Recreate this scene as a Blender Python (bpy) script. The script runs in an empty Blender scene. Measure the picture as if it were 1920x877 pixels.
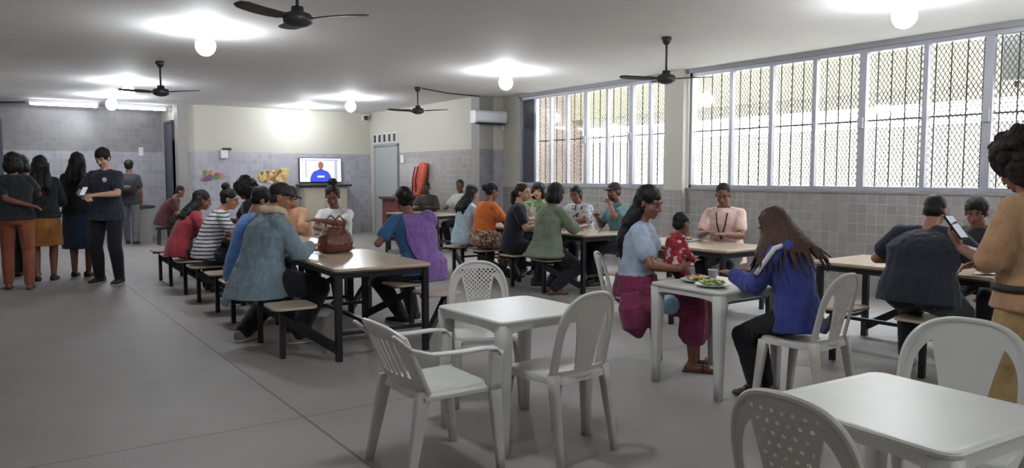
import bpy, bmesh, math, random
import numpy as np
from mathutils import Vector, Matrix, noise
random.seed(7)
V = Vector; PI = math.pi
SC = bpy.context.scene
COL = SC.collection
TMP = bpy.data.scenes.new('bake')

# ------------------------------------------------------------------ materials
def nodes(name):
    m = bpy.data.materials.new(name); m.use_nodes = True
    nt = m.node_tree; b = nt.nodes['Principled BSDF']
    return m, nt, b
def N(nt, t, **k):
    n = nt.nodes.new(t)
    for a, v in k.items():
        if a in n.inputs: n.inputs[a].default_value = v
        else: setattr(n, a, v)
    return n
def L(nt, a, b): nt.links.new(a, b)
def rgb(h):
    if isinstance(h, str):
        c = [int(h[i:i+2], 16)/255 for i in (0, 2, 4)]
        return tuple(x/12.92 if x <= .04045 else ((x+.055)/1.055)**2.4 for x in c) + (1,)
    return tuple(h) + (1,)
def mat(name, col, rough=.6, var=.12, scale=8, bump=0., bscale=60, metal=0., spec=.5, sheen=0., coords='Object', stretch=(1,1,1)):
    m, nt, b = nodes(name)
    c = rgb(col)
    tc = N(nt, 'ShaderNodeTexCoord'); mp = N(nt, 'ShaderNodeMapping'); mp.inputs['Scale'].default_value = stretch
    L(nt, tc.outputs[coords], mp.inputs['Vector'])
    nz = N(nt, 'ShaderNodeTexNoise', Scale=scale, Detail=5.0, Roughness=.6); L(nt, mp.outputs[0], nz.inputs['Vector'])
    rp = N(nt, 'ShaderNodeValToRGB')
    rp.color_ramp.elements[0].position = .3; rp.color_ramp.elements[1].position = .7
    rp.color_ramp.elements[0].color = tuple(max(0, x*(1-var)) for x in c[:3])+(1,)
    rp.color_ramp.elements[1].color = tuple(min(1, x*(1+var)) for x in c[:3])+(1,)
    L(nt, nz.outputs['Fac'], rp.inputs[0]); L(nt, rp.outputs[0], b.inputs['Base Color'])
    b.inputs['Roughness'].default_value = rough; b.inputs['Metallic'].default_value = metal
    b.inputs['Specular IOR Level'].default_value = spec
    if sheen: b.inputs['Sheen Weight'].default_value = sheen
    if bump:
        n2 = N(nt, 'ShaderNodeTexNoise', Scale=bscale, Detail=3.0); L(nt, mp.outputs[0], n2.inputs['Vector'])
        bp = N(nt, 'ShaderNodeBump', Strength=bump, Distance=.01); L(nt, n2.outputs['Fac'], bp.inputs['Height'])
        L(nt, bp.outputs[0], b.inputs['Normal'])
    return m
def emis(name, col, s):
    m, nt, b = nodes(name)
    b.inputs['Base Color'].default_value = rgb(col)
    b.inputs['Emission Color'].default_value = rgb(col); b.inputs['Emission Strength'].default_value = s
    nz = N(nt, 'ShaderNodeTexNoise', Scale=3.); L(nt, nz.outputs['Fac'], b.inputs['Roughness'])
    return m
def fabric(name, col, **k):
    k.setdefault('var', .18); k.setdefault('scale', 14); k.setdefault('bump', .25); k.setdefault('bscale', 45)
    return mat(name, col, rough=.85, spec=.2, sheen=.15, **k)
def tile_mat(name, axis, tile, grout, size=.125, rough=.25, var=.1):
    m, nt, b = nodes(name)
    g = N(nt, 'ShaderNodeNewGeometry'); s = N(nt, 'ShaderNodeSeparateXYZ'); L(nt, g.outputs['Position'], s.inputs[0])
    cb = N(nt, 'ShaderNodeCombineXYZ'); L(nt, s.outputs['Y' if axis == 'x' else 'X'], cb.inputs[0]); L(nt, s.outputs['Z'], cb.inputs[1])
    br = N(nt, 'ShaderNodeTexBrick', offset=0., squash=1., Scale=1.0)
    br.inputs['Brick Width'].default_value = size; br.inputs['Row Height'].default_value = size
    br.inputs['Mortar Size'].default_value = .0034; br.inputs['Mortar Smooth'].default_value = .1; br.inputs['Bias'].default_value = 0
    c = rgb(tile)
    br.inputs['Color1'].default_value = tuple(x*(1-var) for x in c[:3])+(1,); br.inputs['Color2'].default_value = tuple(min(1, x*(1+var)) for x in c[:3])+(1,)
    L(nt, cb.outputs[0], br.inputs['Vector'])
    nz = N(nt, 'ShaderNodeTexNoise', Scale=1.7, Detail=3.); L(nt, g.outputs['Position'], nz.inputs['Vector'])
    mg = N(nt, 'ShaderNodeMix', data_type='RGBA'); mg.inputs[6].default_value = rgb(tile); mg.inputs[7].default_value = rgb(grout)
    rp = N(nt, 'ShaderNodeValToRGB'); rp.color_ramp.elements[0].position = .35; rp.color_ramp.elements[1].position = .65
    L(nt, nz.outputs['Fac'], rp.inputs[0]); L(nt, rp.outputs[0], mg.inputs[0]); L(nt, mg.outputs[2], br.inputs['Mortar'])
    L(nt, br.outputs['Color'], b.inputs['Base Color']); b.inputs['Roughness'].default_value = rough
    bp = N(nt, 'ShaderNodeBump', Strength=.3, Distance=.003, invert=True); L(nt, br.outputs['Fac'], bp.inputs['Height']); L(nt, bp.outputs[0], b.inputs['Normal'])
    return m

def floor_mat():
    m, nt, b = nodes('polished_cement')
    g = N(nt, 'ShaderNodeNewGeometry')
    n1 = N(nt, 'ShaderNodeTexNoise', Scale=1.1, Detail=6., Roughness=.65); L(nt, g.outputs['Position'], n1.inputs['Vector'])
    n2 = N(nt, 'ShaderNodeTexNoise', Scale=140., Detail=3., Roughness=.8); L(nt, g.outputs['Position'], n2.inputs['Vector'])
    r1 = N(nt, 'ShaderNodeValToRGB'); e = r1.color_ramp.elements
    e[0].position = .3; e[0].color = rgb('878281'); e[1].position = .72; e[1].color = rgb('9a9594')
    L(nt, n1.outputs['Fac'], r1.inputs[0])
    r2 = N(nt, 'ShaderNodeValToRGB'); e = r2.color_ramp.elements
    e[0].position = .35; e[0].color = (.72, .72, .72, 1); e[1].position = .62; e[1].color = (1.05, 1.05, 1.05, 1)
    L(nt, n2.outputs['Fac'], r2.inputs[0])
    mx = N(nt, 'ShaderNodeMix', data_type='RGBA', blend_type='MULTIPLY'); mx.inputs[0].default_value = 1.
    L(nt, r1.outputs[0], mx.inputs[6]); L(nt, r2.outputs[0], mx.inputs[7])
    # joint strips let into the cement, a grid of 4.3 m
    s = N(nt, 'ShaderNodeSeparateXYZ'); L(nt, g.outputs['Position'], s.inputs[0])
    def joint(sock, off, pitch, w):
        a = N(nt, 'ShaderNodeMath', operation='ADD'); a.inputs[1].default_value = pitch*20-off+pitch/2; L(nt, sock, a.inputs[0])
        q = N(nt, 'ShaderNodeMath', operation='MODULO'); q.inputs[1].default_value = pitch; L(nt, a.outputs[0], q.inputs[0])
        d = N(nt, 'ShaderNodeMath', operation='SUBTRACT'); d.inputs[1].default_value = pitch/2; L(nt, q.outputs[0], d.inputs[0])
        ab = N(nt, 'ShaderNodeMath', operation='ABSOLUTE'); L(nt, d.outputs[0], ab.inputs[0])
        l = N(nt, 'ShaderNodeMath', operation='LESS_THAN'); l.inputs[1].default_value = w; L(nt, ab.outputs[0], l.inputs[0])
        return l.outputs[0]
    jx = joint(s.outputs['X'], 1.57, 4.3, .009); jy = joint(s.outputs['Y'], 4.48, 4.3, .005)
    c1 = N(nt, 'ShaderNodeMix', data_type='RGBA'); L(nt, jy, c1.inputs[0]); L(nt, mx.outputs[2], c1.inputs[6]); c1.inputs[7].default_value = rgb('605b58')
    c2 = N(nt, 'ShaderNodeMix', data_type='RGBA'); L(nt, jx, c2.inputs[0]); L(nt, c1.outputs[2], c2.inputs[6]); c2.inputs[7].default_value = rgb('6a5d4e')
    L(nt, c2.outputs[2], b.inputs['Base Color'])
    rr = N(nt, 'ShaderNodeMapRange'); rr.inputs['To Min'].default_value = .5; rr.inputs['To Max'].default_value = .68
    L(nt, n1.outputs['Fac'], rr.inputs['Value']); L(nt, rr.outputs[0], b.inputs['Roughness'])
    b.inputs['Specular IOR Level'].default_value = .28
    return m
def glass_mat():
    m, nt, b = nodes('window_glass')
    nt.nodes.remove(b); out = nt.nodes['Material Output']
    t = N(nt, 'ShaderNodeBsdfTransparent'); gl = N(nt, 'ShaderNodeBsdfGlossy', Roughness=.05)
    lw = N(nt, 'ShaderNodeLayerWeight', Blend=.25); mx = N(nt, 'ShaderNodeMixShader')
    pw = N(nt, 'ShaderNodeMath', operation='POWER'); pw.inputs[1].default_value = 2.; L(nt, lw.outputs['Facing'], pw.inputs[0])
    f = N(nt, 'ShaderNodeMath', operation='MULTIPLY_ADD'); f.inputs[1].default_value = .4; f.inputs[2].default_value = .035; L(nt, pw.outputs[0], f.inputs[0])
    nz = N(nt, 'ShaderNodeTexNoise', Scale=2.); rp = N(nt, 'ShaderNodeValToRGB')
    rp.color_ramp.elements[0].color = (.86, .88, .88, 1); rp.color_ramp.elements[1].color = (.95, .96, .96, 1)
    L(nt, nz.outputs['Fac'], rp.inputs[0]); L(nt, rp.outputs[0], t.inputs[0])
    L(nt, f.outputs[0], mx.inputs[0]); L(nt, t.outputs[0], mx.inputs[1]); L(nt, gl.outputs[0], mx.inputs[2]); L(nt, mx.outputs[0], out.inputs[0])
    return m
def stripe_mat():
    m, nt, b = nodes('striped_cotton')
    tc = N(nt, 'ShaderNodeTexCoord'); w = N(nt, 'ShaderNodeTexWave', bands_direction='Z', Scale=7.2, Distortion=1.2, Detail=1.)
    L(nt, tc.outputs['Object'], w.inputs['Vector'])
    v = N(nt, 'ShaderNodeTexNoise', Scale=16.); L(nt, tc.outputs['Object'], v.inputs['Vector'])
    a = N(nt, 'ShaderNodeMath', operation='MULTIPLY_ADD'); a.inputs[1].default_value = .35; L(nt, v.outputs['Fac'], a.inputs[0]); L(nt, w.outputs['Fac'], a.inputs[2])
    r = N(nt, 'ShaderNodeValToRGB'); r.color_ramp.interpolation = 'CONSTANT'; r.color_ramp.elements[0].color = rgb('2c2c34'); r.color_ramp.elements[1].position = .42; r.color_ramp.elements[1].color = rgb('c9c8cf')
    L(nt, a.outputs[0], r.inputs[0]); L(nt, r.outputs[0], b.inputs['Base Color']); b.inputs['Roughness'].default_value = .85
    return m
def print_mat(name, cols, scale=22, feature='F1', rough=.85):
    m, nt, b = nodes(name)
    tc = N(nt, 'ShaderNodeTexCoord'); v = N(nt, 'ShaderNodeTexVoronoi', Scale=scale); L(nt, tc.outputs['Object'], v.inputs['Vector'])
    sp = N(nt, 'ShaderNodeSeparateColor'); L(nt, v.outputs['Color'], sp.inputs[0])
    r = N(nt, 'ShaderNodeValToRGB'); r.color_ramp.interpolation = 'CONSTANT'
    for i, c in enumerate(cols):
        e = r.color_ramp.elements[i] if i < 2 else r.color_ramp.elements.new(i/len(cols))
        e.position = i/len(cols); e.color = rgb(c)
    L(nt, sp.outputs[0], r.inputs[0]); L(nt, r.outputs[0], b.inputs['Base Color']); b.inputs['Roughness'].default_value = rough
    return m
def hair_mat(name, col, rough=.5):
    return mat(name, col, rough=rough, var=.45, scale=40, bump=.6, bscale=120, spec=.3, stretch=(1, 1, .25))

M = dict(
    floor=floor_mat(), ceiling=mat('ceiling_paint', 'e0dedd', .75, .03, 1.5), cream=mat('cream_wall_paint', 'b9b6ab', .6, .03, 1.2),
    column=mat('grey_column_paint', '8e8b88', .6, .05, 2), trim=mat('grey_trim', '8d8c90', .5, .05, 3),
    tile_y=tile_mat('grey_tiles_end', 'y', '9f9da6', 'bdbcc0'), tile_x=tile_mat('grey_tiles_side', 'x', '979290', 'c6c2be'),
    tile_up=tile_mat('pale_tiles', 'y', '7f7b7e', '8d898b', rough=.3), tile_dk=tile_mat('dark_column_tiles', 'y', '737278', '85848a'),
    alu=mat('aluminium', 'a9a9b2', .38, .06, 5, metal=.35), bars=mat('grille_paint', '4a4846', .5, .1, 6), meshm=mat('expanded_steel', '8a8478', .5, .1, 8, metal=.2),
    glass=glass_mat(), darkglass=mat('dark_glass', '4a4c55', .15, .1, 2),
    white=mat('white_plastic', 'c4c4c0', .38, .03, 5, spec=.5), plastic2=mat('worn_white_plastic', 'b6b4ae', .42, .04, 5), greyplastic=mat('greyish_plastic', 'a8a49f', .4, .04, 5),
    laminate=mat('beige_laminate', 'c3b19c', .22, .07, 3, stretch=(1, 6, 1)), edge=mat('laminate_edge', '4e443c', .5, .1, 8),
    black=mat('black_steel', '17171b', .4, .2, 9), fan=mat('dark_fan_metal', '302f33', .45, .12, 6),
    bulb=emis('bulb_glow', 'f4faff', 57.), tube=emis('tube_glow', 'f4f8ff', 12.), lampbase=mat('lamp_socket', 'd5d5d5', .4, .03, 5),
    acwhite=mat('ac_plastic', 'c9cbd0', .35, .03, 4), slot=mat('dark_slot', '2a2a2c', .5, .1, 5), doorp=mat('door_paint', '979b98', .45, .04, 2), bluedoor=mat('dark_blue_door', '3a3d4a', .4, .1, 3),
    orangepad=mat('orange_canvas', 'c0543c', .7, .12, 6), darkred=mat('dark_red_cloth', '5d2326', .8, .2, 6), darktop=mat('dark_counter', '2f2a2c', .4, .1, 5),
    greyblock=mat('cement_block', '93938f', .7, .08, 4), cabinet=mat('cabinet_beige', 'b3ad9c', .5, .04, 3),
    scrw=emis('screen_white', 'e8eef4', 1.0), scrb=emis('screen_blue', '2b39a0', .55), scrs=emis('screen_skin', '7a4a38', .5), scrd=emis('screen_grey', '8b8f96', .5),
    leather=mat('brown_leather', '633421', .42, .25, 9, bump=.3, bscale=30), paper=mat('paper', 'd8d8d8', .7, .03, 5),
    fruit=print_mat('fruit_print', ['8f4a48', 'ab7a7c', '70805a', 'b5a76a', '6a5474', 'c9c0c2'], 9), sign=print_mat('yellow_print', ['c4a860', 'b08a56', 'cbbf90', '7a5a48', 'bba86e'], 13),
    food=print_mat('rice_beans_salad', ['cdb37a', 'b0813f', '5d7a36', 'd8cfae', '7a4028'], 55, rough=.6), foodg=print_mat('salad_leaves', ['55743a', 'c2b273', '7d9a4c', 'd6cfa8'], 60, rough=.6),
    plate=mat('pale_plate', 'c4cbc8', .3, .03, 5), cup=mat('white_cup', 'd8d2dc', .35, .03, 5),
    outwall=mat('outside_pale_wall', 'aaa59d', .8, .1, 1.5), outbrown=mat('outside_brown_wall', '665950', .85, .2, 1.2), outroof=mat('outside_soffit', '6f6a54', .8, .15, 2), outground=mat('outside_ground', 'b5b2aa', .9, .1, 1),
    phone=mat('phone_black', '1a1a1e', .25, .05, 5), phonew=mat('phone_white', 'd0d0d4', .25, .05, 5), strap=mat('strap', '2a2224', .7, .1, 9),
    eyew=mat('eye_white', '8f8580', .45, .03, 9), eyed=mat('eye_dark', '1b100c', .25, .1, 9), lip=mat('lip', '6d3a36', .5, .1, 20),
    sk_a=mat('skin_deep', '523428', .5, .12, 12, bump=.08), sk_b=mat('skin_brown', '7d5140', .5, .12, 12, bump=.08), sk_c=mat('skin_tan', 'a3745e', .5, .1, 12, bump=.08), sk_d=mat('skin_light', 'bd9480', .5, .1, 12, bump=.08),
    hr_k=hair_mat('black_hair', '131013'), hr_b=hair_mat('brown_hair', '2a1c17'), hr_braid=hair_mat('brown_braids', '40291f', .6), hr_curl=hair_mat('dark_curly_hair', '241b19', .7), hr_short=hair_mat('cropped_hair', '1d1918', .7),
    sole=mat('pale_sole', 'b9b4ac', .7, .08, 9), shoe_k=mat('black_shoe', '19181b', .5, .1, 9), shoe_g=mat('grey_shoe', '8a8076', .7, .15, 12), sandal=mat('brown_sandal', '3b2a24', .6, .1, 9), shoe_w=mat('white_shoe', 'c4c0bd', .5, .06, 9),
)
FAB = {}
def fb(col, **k):
    key = (col, tuple(sorted(k.items())))
    if key not in FAB: FAB[key] = fabric('cloth_'+col, tuple(min(.8, x*1.4+.004) for x in rgb(col)[:3]), **k)
    return FAB[key]

# ------------------------------------------------------------------ mesh builder
class MB:
    def __init__(s): s.v = []; s.f = []; s.m = []
    def add(s, vs, fs, mi=0):
        o = len(s.v); s.v += [tuple(v) for v in vs]; s.f += [tuple(i+o for i in f) for f in fs]; s.m += [mi]*len(fs)
    def box(s, c, d, R=None, mi=0, taper=1.):
        x, y, z = (q/2 for q in d); P = []
        for sz in (-1, 1):
            t = taper if sz < 0 else 1
            for sx, sy in ((-1, -1), (1, -1), (1, 1), (-1, 1)):
                p = V((sx*x*t, sy*y*t, sz*z))
                if R is not None: p = R @ p
                P.append(p+V(c))
        s.add(P, [(3, 2, 1, 0), (4, 5, 6, 7), (0, 1, 5, 4), (1, 2, 6, 5), (2, 3, 7, 6), (3, 0, 4, 7)], mi)
    def bar(s, a, b, w, h=None, mi=0):
        a, b = V(a), V(b); d = b-a
        R = d.to_track_quat('Z', 'Y').to_matrix() if abs(d.normalized().z) < .999 else Matrix.Identity(3)
        s.box((a+b)/2, (w, h or w, d.length), R, mi)
    def loft(s, rings, mi=0, cap=True):
        n = len(rings[0]); P = [p for r in rings for p in r]; F = []
        for k in range(len(rings)-1):
            for i in range(n):
                j = (i+1) % n; F.append((k*n+i, k*n+j, (k+1)*n+j, (k+1)*n+i))
        if cap: F += [tuple(range(n))[::-1], tuple((len(rings)-1)*n+i for i in range(n))]
        s.add(P, F, mi)
    def ering(s, c, ux, uy, rx, ry, n=18, p=2.):
        c, ux, uy = V(c), V(ux), V(uy); out = []
        for i in range(n):
            a = 2*PI*i/n; ca, sa = math.cos(a), math.sin(a)
            out.append(c+ux*rx*math.copysign(abs(ca)**(2/p), ca)+uy*ry*math.copysign(abs(sa)**(2/p), sa))
        return out
    def cone(s, a, b, ra, rb, n=12, mi=0):
        a, b = V(a), V(b); d = b-a
        if d.length < 1e-6: d = V((0, 0, 1e-4))
        w = d.normalized(); ux = w.orthogonal().normalized(); uy = w.cross(ux); R = []
        for k in (.05, .5, .85): R.append(s.ering(a-w*ra*math.cos(k*PI/2), ux, uy, ra*math.sin(k*PI/2), ra*math.sin(k*PI/2), n))
        R += [s.ering(a, ux, uy, ra, ra, n), s.ering(b, ux, uy, rb, rb, n)]
        for k in (.85, .5, .05): R.append(s.ering(b+w*rb*math.cos(k*PI/2), ux, uy, rb*math.sin(k*PI/2), rb*math.sin(k*PI/2), n))
        s.loft(R, mi)
    def cyl(s, a, b, r, r2=None, n=20, mi=0):
        a, b = V(a), V(b); w = (b-a).normalized(); ux = w.orthogonal().normalized(); uy = w.cross(ux)
        r2 = r if r2 is None else r2
        s.loft([s.ering(a, ux, uy, r, r, n), s.ering(b, ux, uy, r2, r2, n)], mi)
    def tube(s, pts, r, n=10, mi=0):
        pts = [V(p) for p in pts]; R = []; px = None
        for i, p in enumerate(pts):
            d = (pts[min(i+1, len(pts)-1)]-pts[max(i-1, 0)]).normalized()
            ux = d.orthogonal().normalized() if px is None else (px-d*px.dot(d)).normalized(); px = ux
            rr = r[i] if isinstance(r, (list, tuple)) else r
            R.append(s.ering(p, ux, d.cross(ux), rr, rr, n))
        s.loft(R, mi)
    def ell(s, c, r, R=None, n=16, m=10, mi=0):
        c = V(c); P = []; F = []
        for k in range(m+1):
            t = PI*(k+.02*(k == 0)-.02*(k == m))/m
            for i in range(n):
                a = 2*PI*i/n; p = V((r[0]*math.sin(t)*math.cos(a), r[1]*math.sin(t)*math.sin(a), -r[2]*math.cos(t)))
                P.append(c+(R @ p if R is not None else p))
        for k in range(m):
            for i in range(n):
                j = (i+1) % n; F.append((k*n+i, k*n+j, (k+1)*n+j, (k+1)*n+i))
        F += [tuple(range(n))[::-1], tuple(m*n+i for i in range(n))]
        s.add(P, F, mi)
    def lathe(s, prof, c=(0, 0, 0), n=28, mi=0):
        c = V(c)
        s.loft([s.ering(c+V((0, 0, z)), (1, 0, 0), (0, 1, 0), max(r, 1e-4), max(r, 1e-4), n) for r, z in prof], mi)
    def mesh(s, name):
        me = bpy.data.meshes.new(name); me.from_pydata(s.v, [], s.f)
        me.polygons.foreach_set('material_index', s.m); me.update()
        bm = bmesh.new(); bm.from_mesh(me); bmesh.ops.recalc_face_normals(bm, faces=bm.faces); bm.to_mesh(me); bm.free()
        return me
    def build(s, name, m, parent=None, bevel=0, smooth=False, loc=None):
        return link(name, s.mesh(name), m, parent, bevel, smooth, loc)

def link(name, me, m, parent=None, bevel=0, smooth=False, loc=None):
    o = bpy.data.objects.new(name, me); COL.objects.link(o)
    for q in (m if isinstance(m, (list, tuple)) else [m]): me.materials.append(q)
    if smooth: me.polygons.foreach_set('use_smooth', [True]*len(me.polygons))
    if bevel:
        b = o.modifiers.new('bevel', 'BEVEL'); b.width = bevel; b.segments = 2; b.limit_method = 'ANGLE'; b.angle_limit = .6
    if parent: o.parent = parent
    if loc: o.location = loc
    return o
def tag(o, label=None, cat=None, group=None, kind=None):
    for k, v in (('label', label), ('category', cat), ('group', group), ('kind', kind)):
        if v: o[k] = v
    return o
def thing(name, label, cat, loc=(0, 0, 0), rz=0, group=None):
    o = bpy.data.objects.new(name, None); COL.objects.link(o); o.empty_display_size = .1
    o.location = loc; o.rotation_euler = (0, 0, rz)
    return tag(o, label, cat, group)
def kids(o): return [c for c in bpy.data.objects if c.parent == o]
def dup(o, loc=None, rz=None, label=None, parent=None, group=None):
    c = o.copy(); COL.objects.link(c)
    if parent: c.parent = parent
    if loc is not None: c.location = loc
    if rz is not None: c.rotation_euler = (0, 0, rz)
    if label: c['label'] = label
    if group: c['group'] = group
    for k in kids(o): dup(k, parent=c)
    return c
def face(dx, dy): return math.atan2(-dx, dy)
def struct(name, mb, m, bevel=0): return tag(mb.build(name, m, bevel=bevel), kind='structure')
def slab(name, lo, hi, m, bevel=0):
    b = MB(); lo, hi = V(lo), V(hi); b.box((lo+hi)/2, hi-lo); return struct(name, b, m, bevel)

# thin moulded plate cut out of a grid along the zero line of a distance field, then bent
def plate(mb, sdf, u0, u1, v0, v1, nu, nv, fmap, th):
    us = np.linspace(u0, u1, nu); vs = np.linspace(v0, v1, nv)
    S = np.array([[sdf(u, v) for v in vs] for u in us])
    P = []; F = []; idx = {}
    def vert(key, u, v):
        if key not in idx: idx[key] = len(P); P.append((u, v))
        return idx[key]
    for i in range(nu-1):
        for j in range(nv-1):
            cs = [(i, j), (i+1, j), (i+1, j+1), (i, j+1)]; sv = [S[c] for c in cs]
            if max(sv) <= 0: continue
            poly = []
            for k in range(4):
                a, b = cs[k], cs[(k+1) % 4]; sa, sb = sv[k], sv[(k+1) % 4]
                if sa > 0: poly.append(vert(a, us[a[0]], vs[a[1]]))
                if (sa > 0) != (sb > 0):
                    t = sa/(sa-sb); key = ('e',)+tuple(sorted((a, b)))
                    poly.append(vert(key, us[a[0]]+(us[b[0]]-us[a[0]])*t, vs[a[1]]+(vs[b[1]]-vs[a[1]])*t))
            if len(poly) >= 3: F.append(poly)
    e = 1e-3; top = []; bot = []
    for u, v in P:
        p = V(fmap(u, v)); n = (V(fmap(u+e, v))-p).cross(V(fmap(u, v+e))-p).normalized()
        top.append(p+n*th/2); bot.append(p-n*th/2)
    n = len(P); cnt = {}
    for f in F:
        for k in range(len(f)):
            cnt[(f[k], f[(k+1) % len(f)])] = 1
    FF = [tuple(f) for f in F]+[tuple(i+n for i in reversed(f)) for f in F]
    for (a, b) in cnt:
        if (b, a) not in cnt: FF.append((b, a, a+n, b+n))
    mb.add(top+bot, FF)

# ------------------------------------------------------------------ room
CZ = 3.1
slab('floor', (-.8, -3, -.12), (9.3, 22, 0), M['floor'])
slab('ceiling', (-.8, -3, CZ), (9.35, 22, CZ+.15), M['ceiling'])
WX = 9.05
# window wall with two openings
w = MB()
def wb(y0, y1, z0, z1): w.box((WX+.1, (y0+y1)/2, (z0+z1)/2), (.2, y1-y0, z1-z0))
wb(-3, 13.6, 0, 1.29); wb(-3, .9, 1.29, CZ); wb(8.24, 8.6, 1.29, CZ); wb(12.72, 13.6, 1.29, CZ); wb(.9, 12.72, 3.06, CZ)
struct('wall_right', w, M['cream'])
slab('trim_1', (WX-.012, -3, 0), (WX, 13.3, 1.255), M['tile_x'])
slab('trim_2', (WX-.03, -3, 1.255), (WX+.02, 8.3, 1.29), M['trim'], .004)
slab('trim_3', (WX-.03, 8.54, 1.255), (WX+.02, 12.75, 1.29), M['trim'], .004)
slab('column_right', (WX-.1, 8.22, 0), (WX, 8.62, CZ), M['cream'])
slab('trim_4', (WX-.112, 8.21, 0), (WX-.1, 8.63, 1.255), M['tile_x'])
# short wall with the air conditioner, then the wall with the door, then the end wall
slab('wall_jog', (8.5, 13.3, 0), (9.3, 13.5, CZ), M['cream'])
slab('trim_5', (8.75, 13.288, 0), (WX, 13.3, 2.03), M['tile_y'])
slab('column_jog', (8.42, 13.24, 0), (8.76, 13.55, CZ), M['column'])
slab('trim_6', (8.415, 13.232, 0), (8.765, 13.24, 2.03), M['tile_dk'])
slab('wall_door', (8.44, 13.55, 0), (8.64, 18.8, CZ), M['cream'])
slab('trim_7', (8.428, 13.56, 0), (8.44, 16.9, 2.03), M['tile_x'])
slab('wall_back', (3.9, 18.6, 0), (8.64, 18.8, CZ), M['cream'])
slab('trim_8', (3.9, 18.588, 0), (8.428, 18.6, 2.03), M['tile_y'])
slab('column_back', (3.72, 18.5, 0), (3.93, 18.85, CZ), M['column'])
slab('wall_return', (3.74, 18.85, 0), (3.94, 21.0, CZ), M['cream'])
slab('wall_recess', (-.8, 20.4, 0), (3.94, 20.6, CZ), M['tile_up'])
slab('trim_9', (-.8, 20.388, 0), (3.74, 20.4, 2.05), M['tile_y'])
slab('wall_left', (-.8, -3, 0), (-.6, 20.6, CZ), M['cream'])
slab('trim_12', (-.6, -3, 0), (-.588, 20.4, 2.03), M['tile_x'])
slab('wall_near', (-.8, -3.2, 0), (9.3, -3, CZ), M['cream'])
slab('trim_10', (.3, 20.0, 0), (.46, 20.38, 2.72), M['bluedoor'], .01)
slab('trim_11', (WX-.04, .9, 3.04), (WX+.01, 12.72, CZ), M['trim'])
b = MB(); b.box((3.70, 19.3, 1.15), (.05, .8, 2.3)); b.box((3.69, 18.93, 1.35), (.07, .06, 2.72)); b.box((3.69, 19.7, 1.35), (.07, .06, 2.72)); b.box((3.69, 19.32, 2.72), (.07, .83, .06)); b.box((3.70, 19.32, 2.5), (.04, .75, .4))
struct('door_1', b, M['bluedoor'], .004)
d = MB(); d.box((8.425, 17.6, 1.1), (.05, 1.24, 2.2)); dr = struct('door_2', d, M['doorp'], .004)
d = MB()
for y in (16.95, 18.25): d.box((8.42, y, 1.12), (.06, .06, 2.25))
d.box((8.42, 17.6, 2.24), (.06, 1.36, .06)); d.build('frame', M['trim'], dr, .004)
d = MB(); d.cyl((8.40, 17.08, 1.02), (8.34, 17.08, 1.02), .012); d.box((8.34, 17.14, 1.02), (.02, .12, .02)); d.build('handle', M['alu'], dr)

# windows: aluminium frames, panes, security grille, expanded steel outside
def window(idx, y0, y1, mull, thick, dark=None):
    z0, z1 = 1.29, 3.05; x = WX+.06
    r = tag(bpy.data.objects.new('window_%d' % idx, None), kind='structure'); COL.objects.link(r)
    f = MB()
    f.box((x, (y0+y1)/2, z0+.025), (.09, y1-y0, .05)); f.box((x, (y0+y1)/2, z1-.03), (.09, y1-y0, .06))
    for y in (y0+.025, y1-.025): f.box((x, y, (z0+z1)/2), (.09, .05, z1-z0))
    f.build('frame', M['alu'], r, .004)
    ys = [y0]+mull+[y1]
    for y in mull:
        m_ = MB(); m_.box((x-.01, y, (z0+z1)/2), (.07, .095 if y in thick else .06, z1-z0-.08))
        if y in thick: m_.box((x-.055, y, 2.13), (.05, .07, .14))
        m_.build('mullion', M['alu'], r, .004)
    for k in range(len(ys)-1):
        g = MB(); g.box((x+.005, (ys[k]+ys[k+1])/2, (z0+z1)/2), (.005, ys[k+1]-ys[k]-.04, z1-z0-.08))
        g.build('pane', M['darkglass'] if k == dark else M['glass'], r)
    g = MB(); xb = x+.07; n = int((y1-y0)/.172)
    for k in range(1, n): g.cyl((xb, y0+(y1-y0)*k/n, z0), (xb, y0+(y1-y0)*k/n, z1), .0095, n=8)
    for z in (2.16,): g.box((xb, (y0+y1)/2, z), (.012, y1-y0, .022))
    g.build('security_grille', M['bars'], r)
    e = MB(); xm = x+.11; py, pz = .052, .085; w_ = .0052
    ny = int((y1-y0)/py); nz = int((z1-z0)/pz)
    for i in range(ny):
        for j in range(nz):
            ya, za = y0+i*py, z0+j*pz
            P = [(ya+py/2, za), (ya+py, za+pz/2), (ya+py/2, za+pz), (ya, za+pz/2)]
            for q in range(4):
                a, c = P[q], P[(q+1) % 4]; dy, dz = c[0]-a[0], c[1]-a[1]; l = math.hypot(dy, dz); ny_, nz_ = -dz/l*w_, dy/l*w_
                o = .006 if q % 2 else -.006
                e.add([(xm+o, a[0]+ny_, a[1]+nz_), (xm+o, a[0]-ny_, a[1]-nz_), (xm-o, c[0]-ny_, c[1]-nz_), (xm-o, c[0]+ny_, c[1]+nz_)], [(0, 1, 2, 3)])
    me = bpy.data.meshes.new('mesh_screen'); me.from_pydata(e.v, [], e.f); link('mesh_screen', me, M['meshm'], r)
    return r
window(1, 8.62, 12.72, [9.06, 9.5, 10.1, 10.68, 11.22, 11.72, 12.2], [9.5, 10.68], dark=7)
window(2, .9, 8.2, [1.7, 2.5, 3.2, 3.93, 4.61, 5.38, 6.05, 6.72, 7.41], [3.93, 5.38])
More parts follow.
